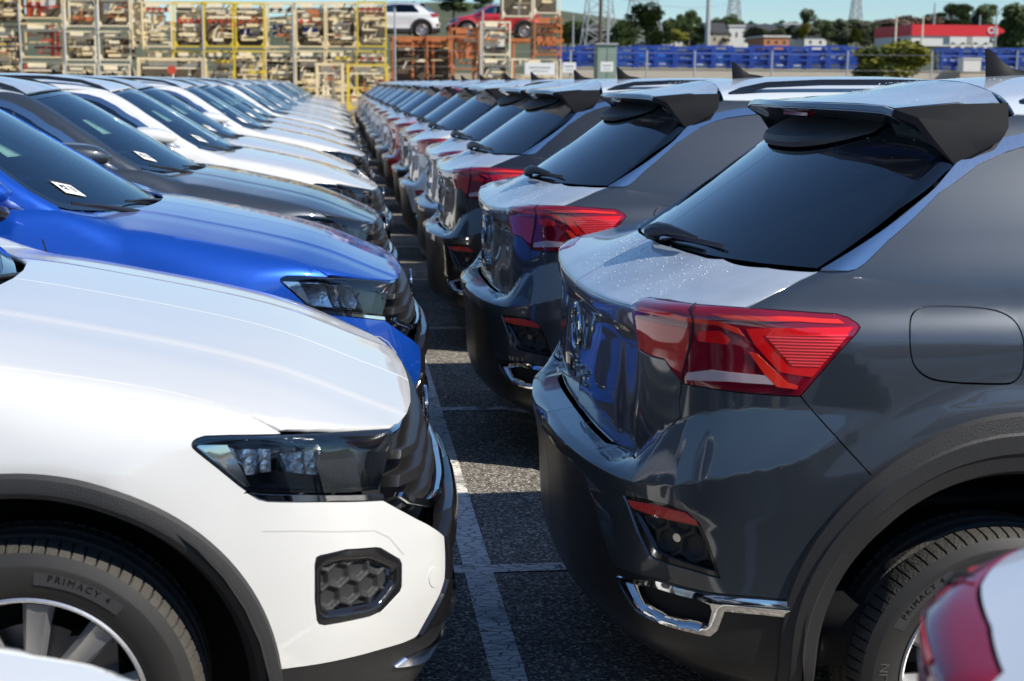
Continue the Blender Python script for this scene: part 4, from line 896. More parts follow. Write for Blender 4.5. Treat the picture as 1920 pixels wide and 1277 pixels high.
def build_wheel():
    R=.334
    mb=MB()
    # tyre carcass: inner (y=+.10) to outer side wall (y=-.105 is outside)
    prof=[(.236,.098),(.262,.110),(.300,.108),(.320,.098)]
    prof2=[(.320,-.098),(.300,-.1085),(.296,-.1100),(.262,-.1085),(.238,-.100),(.229,-.092)]
    n=120;mb.lathe(prof,'y',n);mb.lathe(prof2,'y',n)
    # tread with grooves and sipes
    ys=[.098,.088,.062,.058,.050,.046,.020,.016,.004,.000,-.026,-.030,-.040,-.044,-.066,-.080,-.090,-.098]
    zs=[.320,.329,.3335,.326,.326,.334,.334,.326,.326,.334,.334,.326,.326,.3335,.332,.3285,.3255,.320]
    N=84*9;V=[];F=[];fm=[]
    for i in range(N):
        a=2*math.pi*i/N
        for y,r in zip(ys,zs):
            sip=(i%9==0)
            rr=r-(.0075 if sip and (y<=-.044 or y>=.062) and abs(y)<.097 else 0)
            aa=a+(.010*math.sin((y+.09)*30) if abs(y)<.097 else 0)
            V.append((rr*math.cos(aa),y,rr*math.sin(aa)))
    k_=len(ys)
    for i in range(N):
        for k in range(k_-1): F.append((i*k_+k,i*k_+k+1,((i+1)%N)*k_+k+1,((i+1)%N)*k_+k))
    o=len(mb.F);mb.add(V,F,1,True)
    tyre=mb.build('tyre',[M['tyre'],M['tread']],sharp=30)
    # rim
    mb=MB()
    mb.lathe([(.231,-.092),(.2315,-.0985),(.227,-.101),(.222,-.097),(.219,-.088),(.214,-.070),(.205,-.050),(.200,.06),(.215,.09)],'y',96)
    for k in range(10):
        a=2*math.pi*k/10+.18;ca,sa=math.cos(a),math.sin(a)
        def pt(r,t,y): return (r*ca-t*sa,y,r*sa+t*ca)
        sec=[(.045,.018,-.070),(.10,.021,-.078),(.17,.026,-.088),(.216,.031,-.088)]
        V=[];F=[]
        for r,hw,y in sec:
            V+=[pt(r,-hw,y+.016),pt(r,-hw*.62,y-.002),pt(r,0,y+.001),pt(r,hw*.62,y-.002),pt(r,hw,y+.016),pt(r,hw*.6,y+.05),pt(r,-hw*.6,y+.05)]
        for i in range(3):
            for j in range(7): F.append((i*7+j,i*7+(j+1)%7,(i+1)*7+(j+1)%7,(i+1)*7+j))
        F+=[tuple(range(7)),tuple(21+j for j in range(7))]
        mb.add(V,F)
    mb.lathe([(.0,-.076),(.028,-.076),(.031,-.070),(.055,-.066),(.062,-.050),(.062,0)],'y',40)
    rim=mb.build('rim',M['rim'],sharp=28)
    mb=MB();mb.lathe([(.05,-.01),(.148,-.01),(.148,.012),(.05,.012)],'y',48);mb.box((.12,.0,.06),(.09,.08,.14));disc=mb.build('brake_disc',M['disc'],sharp=40)
    mb=MB();mb.lathe([(.199,.055),(.0,.055)],'y',32)
    back=mb.build('wheel_back',M['dark'])
    # side wall writing
    def wtext(s,size,r,ang0,ext,mat,name,sp=1.0):
        fc=bpy.data.curves.new('t','FONT');fc.body=s;fc.size=size;fc.extrude=ext;fc.align_x='CENTER';fc.space_character=sp
        to=bpy.data.objects.new('tmp',fc);sc.collection.objects.link(to);bpy.context.view_layer.update();me=bpy.data.meshes.new_from_object(to);bpy.data.objects.remove(to)
        for v in me.vertices:
            x,y,z=v.co;rr=r+y;a=ang0-x/(r+size*.35)      # clockwise seen from outside (-Y)
            v.co=(rr*math.sin(-a+math.pi/2-0),-(.1092+.0006+z),rr*math.cos(-a+math.pi/2))
        me.materials.append(mat);me.name=name;return me
    # angle convention: a measured from +X towards +Z ; writing reads clockwise seen from -Y
    def fix(me):
        return me
    mi_=wtext('MICHELIN',.030,.2650,math.radians(115),.0008,M['letl'],'lettering',1.0)
    pr=wtext('PRIMACY 4',.0185,.2720,math.radians(66),.0008,M['letter'],'lettering',1.45)
    mb=MB();V=[];F=[]
    for i in range(25):
        a=math.radians(66)+math.radians(-18+36*i/24)
        for r in (.262,.2955): V.append((r*math.cos(a),-.1096,r*math.sin(a)))
    for i in range(24): F.append((i*2,i*2+1,i*2+3,i*2+2))
    mb.add(V,F);pl=mb.build('label_panel',M['plate'])
    mb=MB()
    mb.tube([(.2975*math.cos(a),-.1085,.2975*math.sin(a)) for a in np.linspace(0,2*math.pi,120,endpoint=False)],.0016,6,closed=True);rib=mb.build('tyre_rib',M['tyre'])
    for ax,a in ((0,0),(-2.59,math.radians(-69))):
        for s in (1,-1):
            # mirrored for the left side by turning half a turn about Z
            rz=0 if s==1 else math.pi
            wi=P_('wheel',rim,loc=(ax,-s*.765,AZ),rot=(0,a,rz))
            for nm,me in (('tyre',tyre),('brake_disc',disc),('wheel_back',back),('lettering',mi_),('lettering',pr),('label_panel',pl)): P_(nm,me,parent=wi)
build_body();build_cabin();build_cabin_inside();tag_meshes();build_wheel()
# ---------------------------------------------------------------- assembling cars
def setp(o,label=None,cat=None,group=None,kind=None):
    if label: o['label']=label
    if cat: o['category']=cat
    if group: o['group']=group
    if kind: o['kind']=kind
    return o
COL=dict(white=(.69,.69,.675,0),blue=(.002,.080,.52,.7),grey=(.042,.052,.066,.55),black=(.006,.006,.008,.15),silver=(.42,.44,.47,.85),red=(.50,.006,.012,.2),navy=(.01,.018,.05,.5),lgrey=(.26,.28,.30,.8))
LITE={'seat','rear_bench','steering_wheel','lettering','label_panel','brake_disc','wheel_back','tow','printed_marks','camera_pod','parking_sensor','brake_light'}
LITE2={'door_seam','door_handle','bumper_crease','towing_cap','grille_slat','emblem','printed_marks','door_pillar_cover','mirror_triangle','light_guide','lens_joint','lens_panel','reflector_panel','fog_lamp','fog_lens','vent_mesh','exhaust_recess','dashboard','front_wiper','mirror_glass','mirror_foot','steering_wheel','belt_trim','skid_plate','windscreen_border','water_drops'}
def make_car(x,y,paint,roof=None,lamps='B',tags=False,label='',group='',rz=0,lite=False,pillar=None,spoiler=None,mirror=None,ride=0):
    roof=roof or paint
    root=bpy.data.objects.new('parked_car',None);sc.collection.objects.link(root);root.location=(x,y,-ride);root.rotation_euler=(0,0,rz);root.empty_display_size=.3
    setp(root,label,'car',group)
    cl=dict(paint=COL[paint],roof=COL[roof],deck=COL[paint],pillar=COL[pillar or paint],spoiler=COL[spoiler or roof],mirror=COL[mirror or paint])
    made={}
    for i,p in enumerate(PARTS):
        if p['only']=='L' and not tags: continue
        if p['only'] in ('A','B') and p['only']!=lamps: continue
        if lite and p['name'] in LITE: continue
        if lite==2 and p['name'] in LITE2: continue
        o=bpy.data.objects.new(p['name'],p['mesh']);sc.collection.objects.link(o)
        if p['parent'] is not None and p['parent'] not in made: bpy.data.objects.remove(o);continue
        o.parent=root if p['parent'] is None else made[p['parent']]
        o.location=p['loc'];o.rotation_euler=p['rot']
        if ride and p['parent'] is None and p['name']!='wheel': o.location.z+=ride
        if tags and p['name']=='door_mirror' and p['mesh'].vertices[0].co.y>0:      # far mirror folded back
            R_=Matrix.Rotation(math.radians(72),4,'Z');pv=Vector((-.66,.86,0));o.location=pv-(R_@pv);o.rotation_euler=(0,0,math.radians(72))
        if p['key']: o.color=cl[p['key']]
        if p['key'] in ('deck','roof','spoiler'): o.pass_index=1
        made[i]=o
    return root
# ---------------------------------------------------------------- ground
def obj(name,me,loc=(0,0,0),parent=None,color=None,rz=0):
    o=bpy.data.objects.new(name,me);sc.collection.objects.link(o);o.location=loc;o.rotation_euler=(0,0,rz)
    if parent: o.parent=parent
    if color: o.color=color
    return o
def px(x,y,Y):
    "world point at depth Y seen at photo pixel (x,y) (1920 px wide)"
    v=Vector(((x-960)/2667,-(y-638.5)/2667,-1));d=m.to_3x3()@v
    return Vector((d.x/d.y*Y,Y,CAM_H+d.z/d.y*Y))
def hgt(x,y):
    d=max(0,y-52);r=min(1,d/10)**2*.7
    if y>64: r+=(min(y,84)-64)*.06
    if y>84: r+=(min(y,200)-84)*.012
    D=math.hypot(x,y)
    if D>240: r+=min(1,(D-240)/420)**1.4*(23+5*math.sin(x*.011+1.2)+4*math.sin(x*.027)+3*math.sin(y*.013))
    return r
def sheet(name,x0,x1,y0,y1,nx,ny,mat,fn,kind='structure'):
    V=[];F=[]
    for j in range(ny+1):
        for i in range(nx+1):
            x=x0+(x1-x0)*i/nx;y=y0+(y1-y0)*j/ny;V.append((x,y,fn(x,y)))
    for j in range(ny):
        for i in range(nx): a=j*(nx+1)+i;F.append((a,a+1,a+nx+2,a+nx+1))
    o=obj(name,mkmesh(name,V,F,mat));o['kind']=kind;return o
sheet('ground',-1400,1400,-1400,1400,140,140,M['hill'],lambda x,y:(hgt(x,y)-.6 if abs(y)<110 and abs(x)<130 else hgt(x,y))-.05)
DIP=.095
def yardz(x): return -DIP*min(1,max(0,(x-.75)/.55))      # the tarmac falls away under the right row
me_v=[];me_f=[];xs_=[-110,.75,.9,1.05,1.2,1.3,110]
for y_ in (-50,52): me_v+=[(x_,y_,yardz(x_)) for x_ in xs_]
for i_ in range(6): me_f.append((i_,i_+1,i_+8,i_+7))
o=obj('yard',mkmesh('yard',me_v,me_f,M['asphalt'],smooth=False));o['kind']='structure'
sheet('verge',-130,130,52,110,10,58,M['soil'],lambda x,y:hgt(x,y)-.002)
# painted bay lines: one long worn line and a cross line beside every bay
LX0,LX1=.376,.466
o=obj('bay_line',mkmesh('bay_line',[(LX0,-8,.004),(LX1,-8,.004),(LX1,50,.004),(LX0,50,.004)],[(0,1,2,3)],M['line'],smooth=False));o['kind']='structure'
V=[];F=[]
for k in range(-4,20):
    y=4.262+2.247*k
    for a,b in ((-4.4,LX0),(LX1,.75),(.75,1.3),(1.3,5.4)):
        i=len(V);za,zb=yardz(a)+.004,yardz(b)+.004;V+=[(a,y-.012,za),(b,y-.012,zb),(b,y+.058,zb),(a,y+.058,za)];F.append((i,i+1,i+2,i+3))
o=obj('cross_lines',mkmesh('cross_lines',V,F,M['line'],smooth=False));o['kind']='structure'
# ---------------------------------------------------------------- the two rows
rnd=random.Random(11)
Lrow=[(-.70,.75,'white','white','A'),(-.604,3.492,'white','white','A'),(-.528,5.756,'blue','blue','B'),(-.551,8.006,'grey','grey','B'),(-.496,10.329,'white','white','B'),
 (-.62,12.55,'white','black','B'),(-.50,14.85,'white','white','B'),(-.55,17.1,'white','black','B'),(-.60,19.35,'white','white','B'),(-.52,21.6,'white','blackroof','B'),(-.50,23.85,'white','white','B'),
 (-.55,26.1,'white','white','B'),(-.52,28.35,'white','black','B'),(-.58,30.6,'white','white','B'),(-.50,32.85,'white','white','B'),(-.54,35.1,'grey','grey','B'),(-.5,37.35,'white','black','B'),(-.56,39.6,'white','white','B'),(-.5,41.9,'white','white','B'),(-.55,44.2,'silver','silver','B'),(-.5,46.5,'white','white','B')]
Rrow=[(3.87,.53,'white','white'),(4.027,3.676,'grey','white'),(4.035,6.195,'grey','white'),(4.01,8.70,'black','white'),(4.06,10.65,'silver','silver'),(4.03,12.85,'white','white'),(4.05,15.05,'black','black'),(4.02,17.4,'red','red'),
 (4.0,19.8,'silver','silver'),(4.05,22.1,'navy','navy'),(4.02,24.4,'silver','white'),(4.0,26.7,'white','white'),(4.05,29.0,'grey','grey'),(4.03,31.3,'silver','silver'),(4.0,33.6,'white','white'),(4.04,35.9,'silver','silver'),(4.0,38.2,'grey','grey'),(4.02,40.5,'navy','navy'),(4.05,42.8,'red','red'),(4.0,45.1,'silver','silver'),(4.02,47.4,'navy','navy')]
ORD=['nearest','second','third','fourth','fifth','sixth','seventh','eighth','ninth','tenth','eleventh','twelfth','thirteenth','fourteenth','fifteenth','sixteenth','seventeenth','eighteenth','nineteenth','twentieth','farthest']
DESC=dict(white='white',blue='bright blue',grey='dark grey',black='black',silver='silver',red='red',navy='dark navy')
for i,(x,y,p,r,lm) in enumerate(Lrow):
    pil='black' if r=='black' else p;rr='black' if r in('black','blackroof') else r
    lab={0:'white car bonnet blurred at the bottom left corner, in front of the big white car',1:'white compact SUV with honeycomb bumper vent, nearest whole nose on the left',2:'bright blue compact SUV between the white and the dark grey one',3:'dark grey compact SUV parked just behind the bright blue one'}.get(i,
        '%s SUV%s, %s car of the left row counted from the camera'%(DESC[p],' with black roof' if rr!=p else '',ORD[i]))
    make_car(x,y,p,rr,lamps=lm,tags=i>1,label=lab,group='SUVs parked nose out in the left row',lite=0 if i<6 else (1 if i<10 else 2),pillar=pil,rz=math.radians(rnd.uniform(-.6,.6)) if i>4 else 0,mirror='white' if (p=='white' and i==4) else pil)
for i,(x,y,p,r) in enumerate(Rrow):
    lab={0:'white car tail blurred at the bottom right corner, before the dark grey SUV',1:'dark grey SUV with red tail lamp in sharp focus, largest on the right',2:'dark grey SUV, second sharp tail of the right row, chrome exhaust ring showing',3:'glossy black SUV in the right row behind the two dark grey ones',7:'red SUV standing out in the middle of the right row'}.get(i,
        '%s SUV%s, %s car of the right row counted from the camera'%(DESC[p],' with white roof' if r!=p else '',ORD[i]))
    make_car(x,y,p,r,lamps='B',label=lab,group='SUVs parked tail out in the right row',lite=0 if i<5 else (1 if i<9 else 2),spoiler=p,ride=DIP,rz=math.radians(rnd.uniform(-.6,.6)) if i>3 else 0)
# water drops left on the tail of the near cars
def drops(n,seed,xr,wr,S,base):
    rn=random.Random(seed);mb=MB()
    for _ in range(n):
        x=rn.uniform(*xr);y=rn.uniform(*wr);
        if S is HOOD and x>float(Xbl(abs(y),1.12))-.014: x=float(Xbl(abs(y),1.12))-.016-abs(rn.gauss(0,.05))
        if S is HOOD and x<float(Ru(abs(y)))+.03: continue
        P,N=S.ev(x,abs(y));c=Vector((P[0],-math.copysign(P[1],y) if y>=0 else abs(P[1]),P[2]));r=rn.choice([.0009,.0011,.0014,.002])*rn.uniform(.7,1.3)
        V=[];
        for el in (0,.55,1.0):
            for k in range(7): a=2*math.pi*k/7;V.append((c.x+r*math.cos(el*1.57)*math.cos(a),c.y+r*math.cos(el*1.57)*math.sin(a),c.z+.75*r*math.sin(el*1.57)))
        F=[(i*7+k,i*7+(k+1)%7,(i+1)*7+(k+1)%7,(i+1)*7+k) for i in range(2) for k in range(7)]+[tuple(14+k for k in range(7))]
        mb.add(V,F,0,True)
    return mb.build('water_drops',M['water'])
dm=drops(520,3,(-3.38,-3.12),(-.2,.55),HOOD,0);dr=drops(240,5,(-2.84,-2.35),(-.2,.52),ROOF,0)
cars=[o for o in sc.objects if o.name.startswith('parked_car') and o.get('group','').endswith('right row')][:4]
for c in cars:
    for me in (dm,dr): q=obj('water_drops',me,(0,0,DIP),parent=c);q['kind']='stuff'
# ---------------------------------------------------------------- background: stacked steel racks
YR=62.0
def rack(name,cx,y0,z0,wd,ht,dp,mat,load,seed,label,group='steel parts racks stacked behind the cars',post=.06):
    rn=random.Random(seed);mb=MB();h=wd/2
    for sx in (-1,1):
        for sy in (0,dp): mb.box((sx*(h-post/2),sy,ht/2),(post,post,ht))
        for zz in (ht-post/2,post/2+.1): mb.box((sx*(h-post/2),dp/2,zz),(post*.9,dp,post*.9))
        for zc,sg in ((.18,1),):                    # foot gussets
            a=sx*(h-post);b=sx*(h-post-.12);mb.add([(a,-.02,zc),(b,-.02,zc),(a,-.02,zc+.18),(a,.03,zc),(b,.03,zc),(a,.03,zc+.18)],[(0,1,2),(3,5,4),(0,3,4,1),(1,4,5,2),(0,2,5,3)])
    for zz in (post/2+.1,ht-post/2,ht*.5):
        for sy in ((0,dp) if zz!=ht*.5 else (dp,)): mb.box((0,sy,zz),(wd,post*.85,post*.85))
    me=mb.build('frame',M[mat]);o=obj(name,me,(cx,y0+rn.uniform(-.35,.35),z0),rz=math.radians(rn.uniform(-2.5,2.5)));setp(o,label,'rack',group)
    def items(nm,mt,n,fn):
        for _ in range(n):
            mb=MB();fn(mb,rn);q=obj(nm,mb.build(nm,M[mt]),parent=o)
    def bars(mb,rn):
        z=rn.uniform(.28,ht-.25);x0=rn.uniform(-h+.1,h-.5);mb.box((x0+.3,dp*rn.uniform(.05,.5),z),(rn.uniform(.35,.8)*1.0,.06,rn.choice([.05,.07,.12])))
        if rn.random()<.7: mb.bar((x0+.1,dp*.2,z),(x0+.1+rn.uniform(0,.2),dp*.2,z+rn.uniform(.15,.35)),.05)
    def panel(mb,rn):
        w_=rn.uniform(.4,.75)*wd;z=rn.choice([.42,.62])*ht;mb.box((0,dp*.35,z),(w_,.05,ht*.22));mb.tube([(-w_*.3,dp*.34,z-.1),(-w_*.3,dp*.3,z-.1)],.14,12)
    def rounds(mb,rn):
        n=rn.choice([3,4,4])
        z=.60*ht if rn.random()<.3 else ht*.84
        for k in range(n): mb.tube([(-h*.6+k*1.2*h/(n-1),dp*.1,z),(-h*.6+k*1.2*h/(n-1),dp*.5,z)],.085,10)
        mb.box((0,dp*.25,z-.10),(wd*.8,.06,.03))
    def tall(mb,rn):
        x=rn.uniform(-h+.2,h-.2);mb.box((x,dp*.3,ht*.5),(.09,.09,ht*.86));mb.box((x+.02,dp*.28,ht*.35),(.55,.07,.07));mb.box((x,dp*.28,ht*.8),(.40,.07,.07))
    kinds=dict(bars=('stacked_part',bars),panel=('body_panel',panel),rounds=('round_part',rounds),tall=('steel_strut',tall))
    for k,mt,n in load: nm,fn=kinds[k];items(nm,mt,n,fn)
    mb=MB();mb.box((-wd*.12,dp*.15,ht*.90),(wd*.42,.03,ht*.13));mb.add([(wd*.12,dp*.14,ht*.83),(wd*.40,dp*.14,ht*.83),(wd*.40,dp*.14,ht*.96),(wd*.12,dp*.17,ht*.83),(wd*.40,dp*.17,ht*.83),(wd*.40,dp*.17,ht*.96)],[(0,1,2),(3,5,4),(0,3,4,1),(1,4,5,2),(0,2,5,3)]);mb.box((0,dp*.14,ht*.80),(wd*.85,.05,.06))
    if ht>1.2: obj('header_plate',mb.build('header_plate',M['cream2' if mat!='rust' else 'rust']),parent=o)
    if rn.random()<.25: return o
    mb=MB();mb.box((0,dp*.92,ht*.5),(wd*.96,.04,ht*.80));obj('backing_panel',mb.build('backing_panel',M['dsteel']),parent=o)
    return o
def zpx(y,Y): return CAM_H+(153-y)/2667*Y
cols=[]
sY=YR/2667
k=0
def place(x0,x1,ytop,ybot,mat,load,txt,Y=YR,dp=1.2,post=.06):
    global k;k+=1
    a=px(x0,(ytop+ybot)/2,Y);b=px(x1,(ytop+ybot)/2,Y);zt=px((x0+x1)/2,ytop,Y).z;zb=px((x0+x1)/2,ybot,Y).z
    return rack('parts_rack',(a.x+b.x)/2,Y,zb,b.x-a.x-.01,zt-zb,dp,mat,load,k,txt,post=post)
base=[('bars','cream',13),('bars','cream2',8),('bars','yellow',2),('bars','dsteel',5)]
top=[('rounds','redst',1),('panel','wsteel',1),('bars','cream',7),('bars','cream2',4),('bars','dsteel',3)]
names=['first','second','third','fourth','fifth','sixth','seventh','eighth']
# red-loaded racks and plain cream ones at the far left
place(-62,-20,-30,44,'cream',base,'cream parts rack cut off by the left edge of the picture, upper tier')
place(-20,33,-30,44,'dsteel',base+[('bars','rust',3)],'dark parts rack half hidden at the left edge, upper tier')
place(-20,33,48,150,'dsteel',base+[('bars','rust',3)],'dark parts rack half hidden at the left edge, lower tier')
place(36,119,-40,40,'cream',[('tall','redst',4),('bars','redst',3),('panel','wsteel',1),('bars','cream',3)],'parts rack full of upright red steel struts, upper one of two')
place(36,119,43,113,'cream',[('tall','redst',4),('bars','redst',4),('bars','dsteel',4)],'parts rack full of upright red steel struts, middle one at the left')
place(36,119,115,200,'cream',[('tall','redst',3),('bars','dsteel',6)],'parts rack with red struts, lowest one behind the car roofs')
place(121,181,-12,55,'cream2',[('bars','rust',5),('bars','cream',5),('panel','wsteel',1)],'cream rack with orange bars, just right of the red-strut rack')
place(184,246,-12,55,'cream2',[('bars','cream',8),('bars','rust',3),('panel','wsteel',1)],'cream rack left of the first yellow post, upper tier')
place(121,181,58,118,'cream2',base+[('bars','dsteel',4)],'pale rack with rounded top corners right of the red struts, middle tier')
place(184,246,58,118,'cream2',base+[('bars','rust',3)],'pale rack full of cream parts left of the yellow posts, middle tier')
place(121,181,120,200,'cream2',[('panel','wsteel',1)]+base,'pale rack with white pressed panel, low tier, right of the red struts')
place(184,246,120,200,'cream2',[('panel','wsteel',1)]+base,'pale rack with white panel, low tier, left of the yellow posts')
place(247,267,-20,92,'cream',base[:2],'narrow cream rack squeezed in beside the yellow-post racks')
for c in range(8):
    x0=268+c*57.2;x1=x0+56.4;mt='yellow' if c in(1,2,3,7) else 'cream'
    bl=[('panel','bsteel',1)] if c in(3,4,5) else [('panel','wsteel',1)]
    tr=[('rounds','redst',1)] if c not in(4,6) else [('rounds','dsteel',1)]
    place(x0,x1,3,93,mt,tr+bl+[('bars','cream',13),('bars','cream2',8),('bars','rust',3),('bars','dsteel',3)],'%s of the eight tall racks from the left, upper tier, %s posts'%(names[c],'yellow' if mt=='yellow' else 'cream'))
    place(x0,x1,95,185,mt,[('panel','wsteel',1),('rounds','redst' if c in(6,7) else 'dsteel',1)]+base,'%s of the eight tall racks from the left, lower tier behind the car roofs'%names[c])
# low frames standing in front of the tall racks
place(258,384,108,205,'cream',[('bars','dsteel',2),('tall','cream2',2)],'wide low cream frame standing before the tall racks on the left',Y=58,dp=.8,post=.10)
place(592,645,118,215,'cream',[('tall','cream2',3),('bars','rust',2)],'low cream frame with upright bars beside a red tag',Y=57,dp=.8,post=.10)
place(650,728,120,210,'yellow',[('bars','rust',6),('bars','cream2',4)],'yellow low frame holding rusty parts at the end of the aisle',Y=57,dp=.8,post=.10)
# right hand group: platform with two cars, rusty boxes and cream frames
place(735,800,68,160,'rust',[('bars','cream2',4),('bars','dsteel',6)],'rusty carrier frame under the white car on the racks',Y=64)
place(800,846,68,160,'rust',[('bars','cream',4),('bars','dsteel',6)],'rusty carrier frame between the white and the red raised cars',Y=64)
mb=MB();a=px(735,70,64.8);b=px(1000,70,64.8);mb.box(((a.x+b.x)/2,66,a.z-.06),(b.x-a.x,3.0,.14))
for q in range(8): mb.box((a.x+(b.x-a.x)*q/7,64.6,(a.z+hgt(0,65))/2-.1),(.12,.12,a.z-hgt(0,65)-.1))
o=obj('steel_deck',mb.build('steel_deck',M['rust']));setp(o,'rusty steel deck that carries the white and the red car above the yard','platform')
place(846,900,52,135,'rust',[('panel','rust',2),('bars','rust',5),('bars','cream2',2)],'rusty orange steel box rack under the red car')
place(900,957,40,108,'cream2',[('panel','wsteel',2),('bars','rust',2),('bars','cream',3)],'pale rack with white sheet right of the rusty box, middle tier')
place(942,1000,-30,36,'cream2',[('tall','cream2',1),('bars','cream',2)],'pale open frame right of the red car, top tier')
place(1001,1052,-25,30,'cream2',[('bars','cream',3)],'pale open frame at the right end of the rack wall, top tier')
place(1000,1052,33,108,'rust',[('bars','rust',8),('panel','rust',1),('bars','bsteel',2)],'rusty rack full of orange parts at the right end of the wall')
place(900,957,110,175,'cream2',[('panel','wsteel',1),('bars','cream',3)],'low pale rack behind the white notice on the fence')
place(958,1052,110,175,'cream2',[('bars','cream',9),('bars','rust',4)],'wide low pale rack at the right end of the wall')
for (xp,yp,p,lab) in ((645,62,'white','white SUV standing up on the steel deck beside the yellow racks'),(838,62,'red','red SUV with white roof pillar standing up on the steel deck')):
    q=px(xp,yp,65.6);c=make_car(0,0,p,p,lamps='B',label=lab,group='cars raised on the rack deck',lite=2,rz=math.pi);c.location=(q.x+.86,65.9,px(735,70,64.8).z+.02)
# perimeter fence
fy=54.5;fpx=[-120,-40,33,117,180,378,548,740,905,1070,1213,1303,1448,1590,1748,1908,2060]
root=obj('perimeter_fence',None,(0,fy,0));setp(root,'thin galvanised mesh fence with tall posts in front of the racks','fence')
for x_ in fpx:
    t=px(x_,95 if x_>1000 else -10,fy);g=px(x_,140,fy);mb=MB();mb.tube([(t.x,0,hgt(0,fy)-.1),(t.x,0,min(t.z,4.2))],.035,8);obj('post',mb.build('post',M['galv']),parent=root)
mb=MB();x0=px(-120,140,fy).x;x1=px(2060,140,fy).x
for z in (.5,1.3,2.1,2.7): mb.tube([(x0,0,z),(x1,0,z)],.006,5)
w_=obj('fence_wire',mb.build('fence_wire',M['galv']),parent=root)
for x0_,x1_,y0_,y1_,lab in ((984,1041,118,140,'wide white notice hung on the fence before the pale racks'),(1055,1080,117,136,'small white notice on the fence just right of the rack wall'),(1126,1150,116,134,'small white notice fixed to the green cabinet')):
    a=px(x0_,y1_,fy-.1);b=px(x1_,y0_,fy-.1);mb=MB();mb.box(((a.x+b.x)/2,fy-.09,(a.z+b.z)/2),(b.x-a.x,.03,b.z-a.z));o=obj('notice_board',mb.build('notice_board',M['sign']));setp(o,lab,'sign')
    mb=MB();mb.box(((a.x+b.x)/2,fy-.112,(a.z+b.z)/2+.05),((b.x-a.x)*.7,.006,.05));mb.box(((a.x+b.x)/2,fy-.112,(a.z+b.z)/2-.08),((b.x-a.x)*.55,.006,.03));q=obj('faded_print',mb.build('faded_print',M['galv']),parent=o);
a=px(1118,148,56);b=px(1157,84,56);mb=MB();W_=b.x-a.x
mb.box((0,.3,(b.z-0)/2),(W_,.6,b.z));cab=obj('electrical_cabinet',mb.build('electrical_cabinet',M['gpaint']),((a.x+b.x)/2,56,.0));setp(cab,'tall grey green cabinet standing by the fence left of the blue stillages','cabinet')
for s in (-1,1): mb=MB();mb.box((s*W_*.24,-.012,b.z/2),(W_*.44,.02,b.z*.92));obj('cabinet_door',mb.build('cabinet_door',M['gpaint']),parent=cab)
mb=MB();mb.box((0,.28,b.z+.03),(W_+.08,.7,.06));obj('cabinet_roof',mb.build('cabinet_roof',M['galv']),parent=cab)
# rusty hut roof glimpsed between racks, red tags
for x_,y_,lab in ((322,131,'round red tag on the low cream frame'),(619,124,'square red tag beside the low frame')):
    a=px(x_,y_,57.6 if x_<400 else 56.8);mb=MB()
    if x_<400: mb.tube([(0,0,0),(0,.03,0)],.17,16)
    else: mb.box((0,.015,0),(.28,.03,.24))
    mb.box((0,.05,-.2),(.04,.04,.7));o=obj('red_tag',mb.build('red_tag',M['redst']),tuple(a));setp(o,lab,'tag')
# blue stillages on the bank
YB=86.0
mb=MB();z1=px(1400,131,YB-1.2).z
V=[];a=px(1050,135,YB-1.2).x;b=px(2300,135,YB-1.2).x
mb.box(((a+b)/2,YB-.9,z1/2),(b-a,.5,z1));mb.box(((a+b)/2,YB-.9,z1+.03),(b-a,.6,.06));o=obj('retaining_wall',mb.build('retaining_wall',M['conc']));setp(o,'low beige retaining wall below the row of blue stillages','wall')
def stillage(cx,z0,wd,ht,seed,label):
    rn=random.Random(seed);mb=MB();h=wd/2;p=.11
    for sx in (-1,1):
        for sy in (0,1.0): mb.box((sx*(h-p/2),sy,ht/2),(p,p,ht))
    for zz in (.16,ht*.42,ht*.66,ht-p/2): mb.box((0,0,zz),(wd,.08,p*rn.uniform(.6,1.1)));mb.box((0,1.0,zz),(wd,.08,p))
    mb.box((0,.5,.14),(wd,1.0,.06))
    o=obj('blue_stillage',mb.build('frame',M['bsteel']),(cx,YB,z0));setp(o,label,'rack','blue stillages lined up on the bank')
    mb=MB();mb.box((0,.45,ht*.52),(wd*.86,.5,ht*.62));obj('load',mb.build('load',M['bsteel2'] if rn.random()<.35 else M['bsteel']),parent=o)
    if rn.random()<.75:
        mb=MB()
        for q in range(rn.choice([1,2,3])): mb.box((rn.uniform(-.35,.35)*wd,.13,ht*.50+rn.uniform(-.04,.04)),(wd*rn.uniform(.1,.3),.1,ht*.09))
        obj('white_part',mb.build('white_part',M['wsteel']),parent=o)
    if rn.random()<.4: mb=MB();mb.box((rn.uniform(-.2,.2)*wd,.1,ht*.14),(wd*.35,.1,ht*.12));obj('white_part',mb.build('white_part',M['wsteel']),parent=o)
z0=px(1400,131,YB).z+.05
xs=[1050+36*i for i in range(16)]+[1628+34*i for i in range(1)]
n=0
for i,x_ in enumerate(xs+[1765+36*i for i in range(6)]):
    a=px(x_,110,YB);b=px(x_+35,110,YB);top=px(x_,85 if i%3 else 88,YB).z if x_<1600 else px(x_,90 if x_>1700 else 104,YB).z
    stillage((a.x+b.x)/2,z0,b.x-a.x,top-z0,100+i,'blue stillage on the bank, %s from the left in the row'%(['first','second','third','fourth','fifth','sixth','seventh','eighth','ninth','tenth','eleventh','twelfth','thirteenth','fourteenth','fifteenth','sixteenth','seventeenth','eighteenth','nineteenth','twentieth','twenty-first','twenty-second','twenty-third'][i]))
a=px(1800,132,YB-4);mb=MB();mb.box((0,0,.35),(1.1,.8,.75));mb.box((0,0,.76),(1.2,.9,.08));o=obj('white_crate',mb.build('white_crate',M['wsteel']),(px(1817,128,YB-2).x,YB-2,px(1817,134,YB-2).z));setp(o,'white plastic crate standing before the blue stillages at the right','crate')
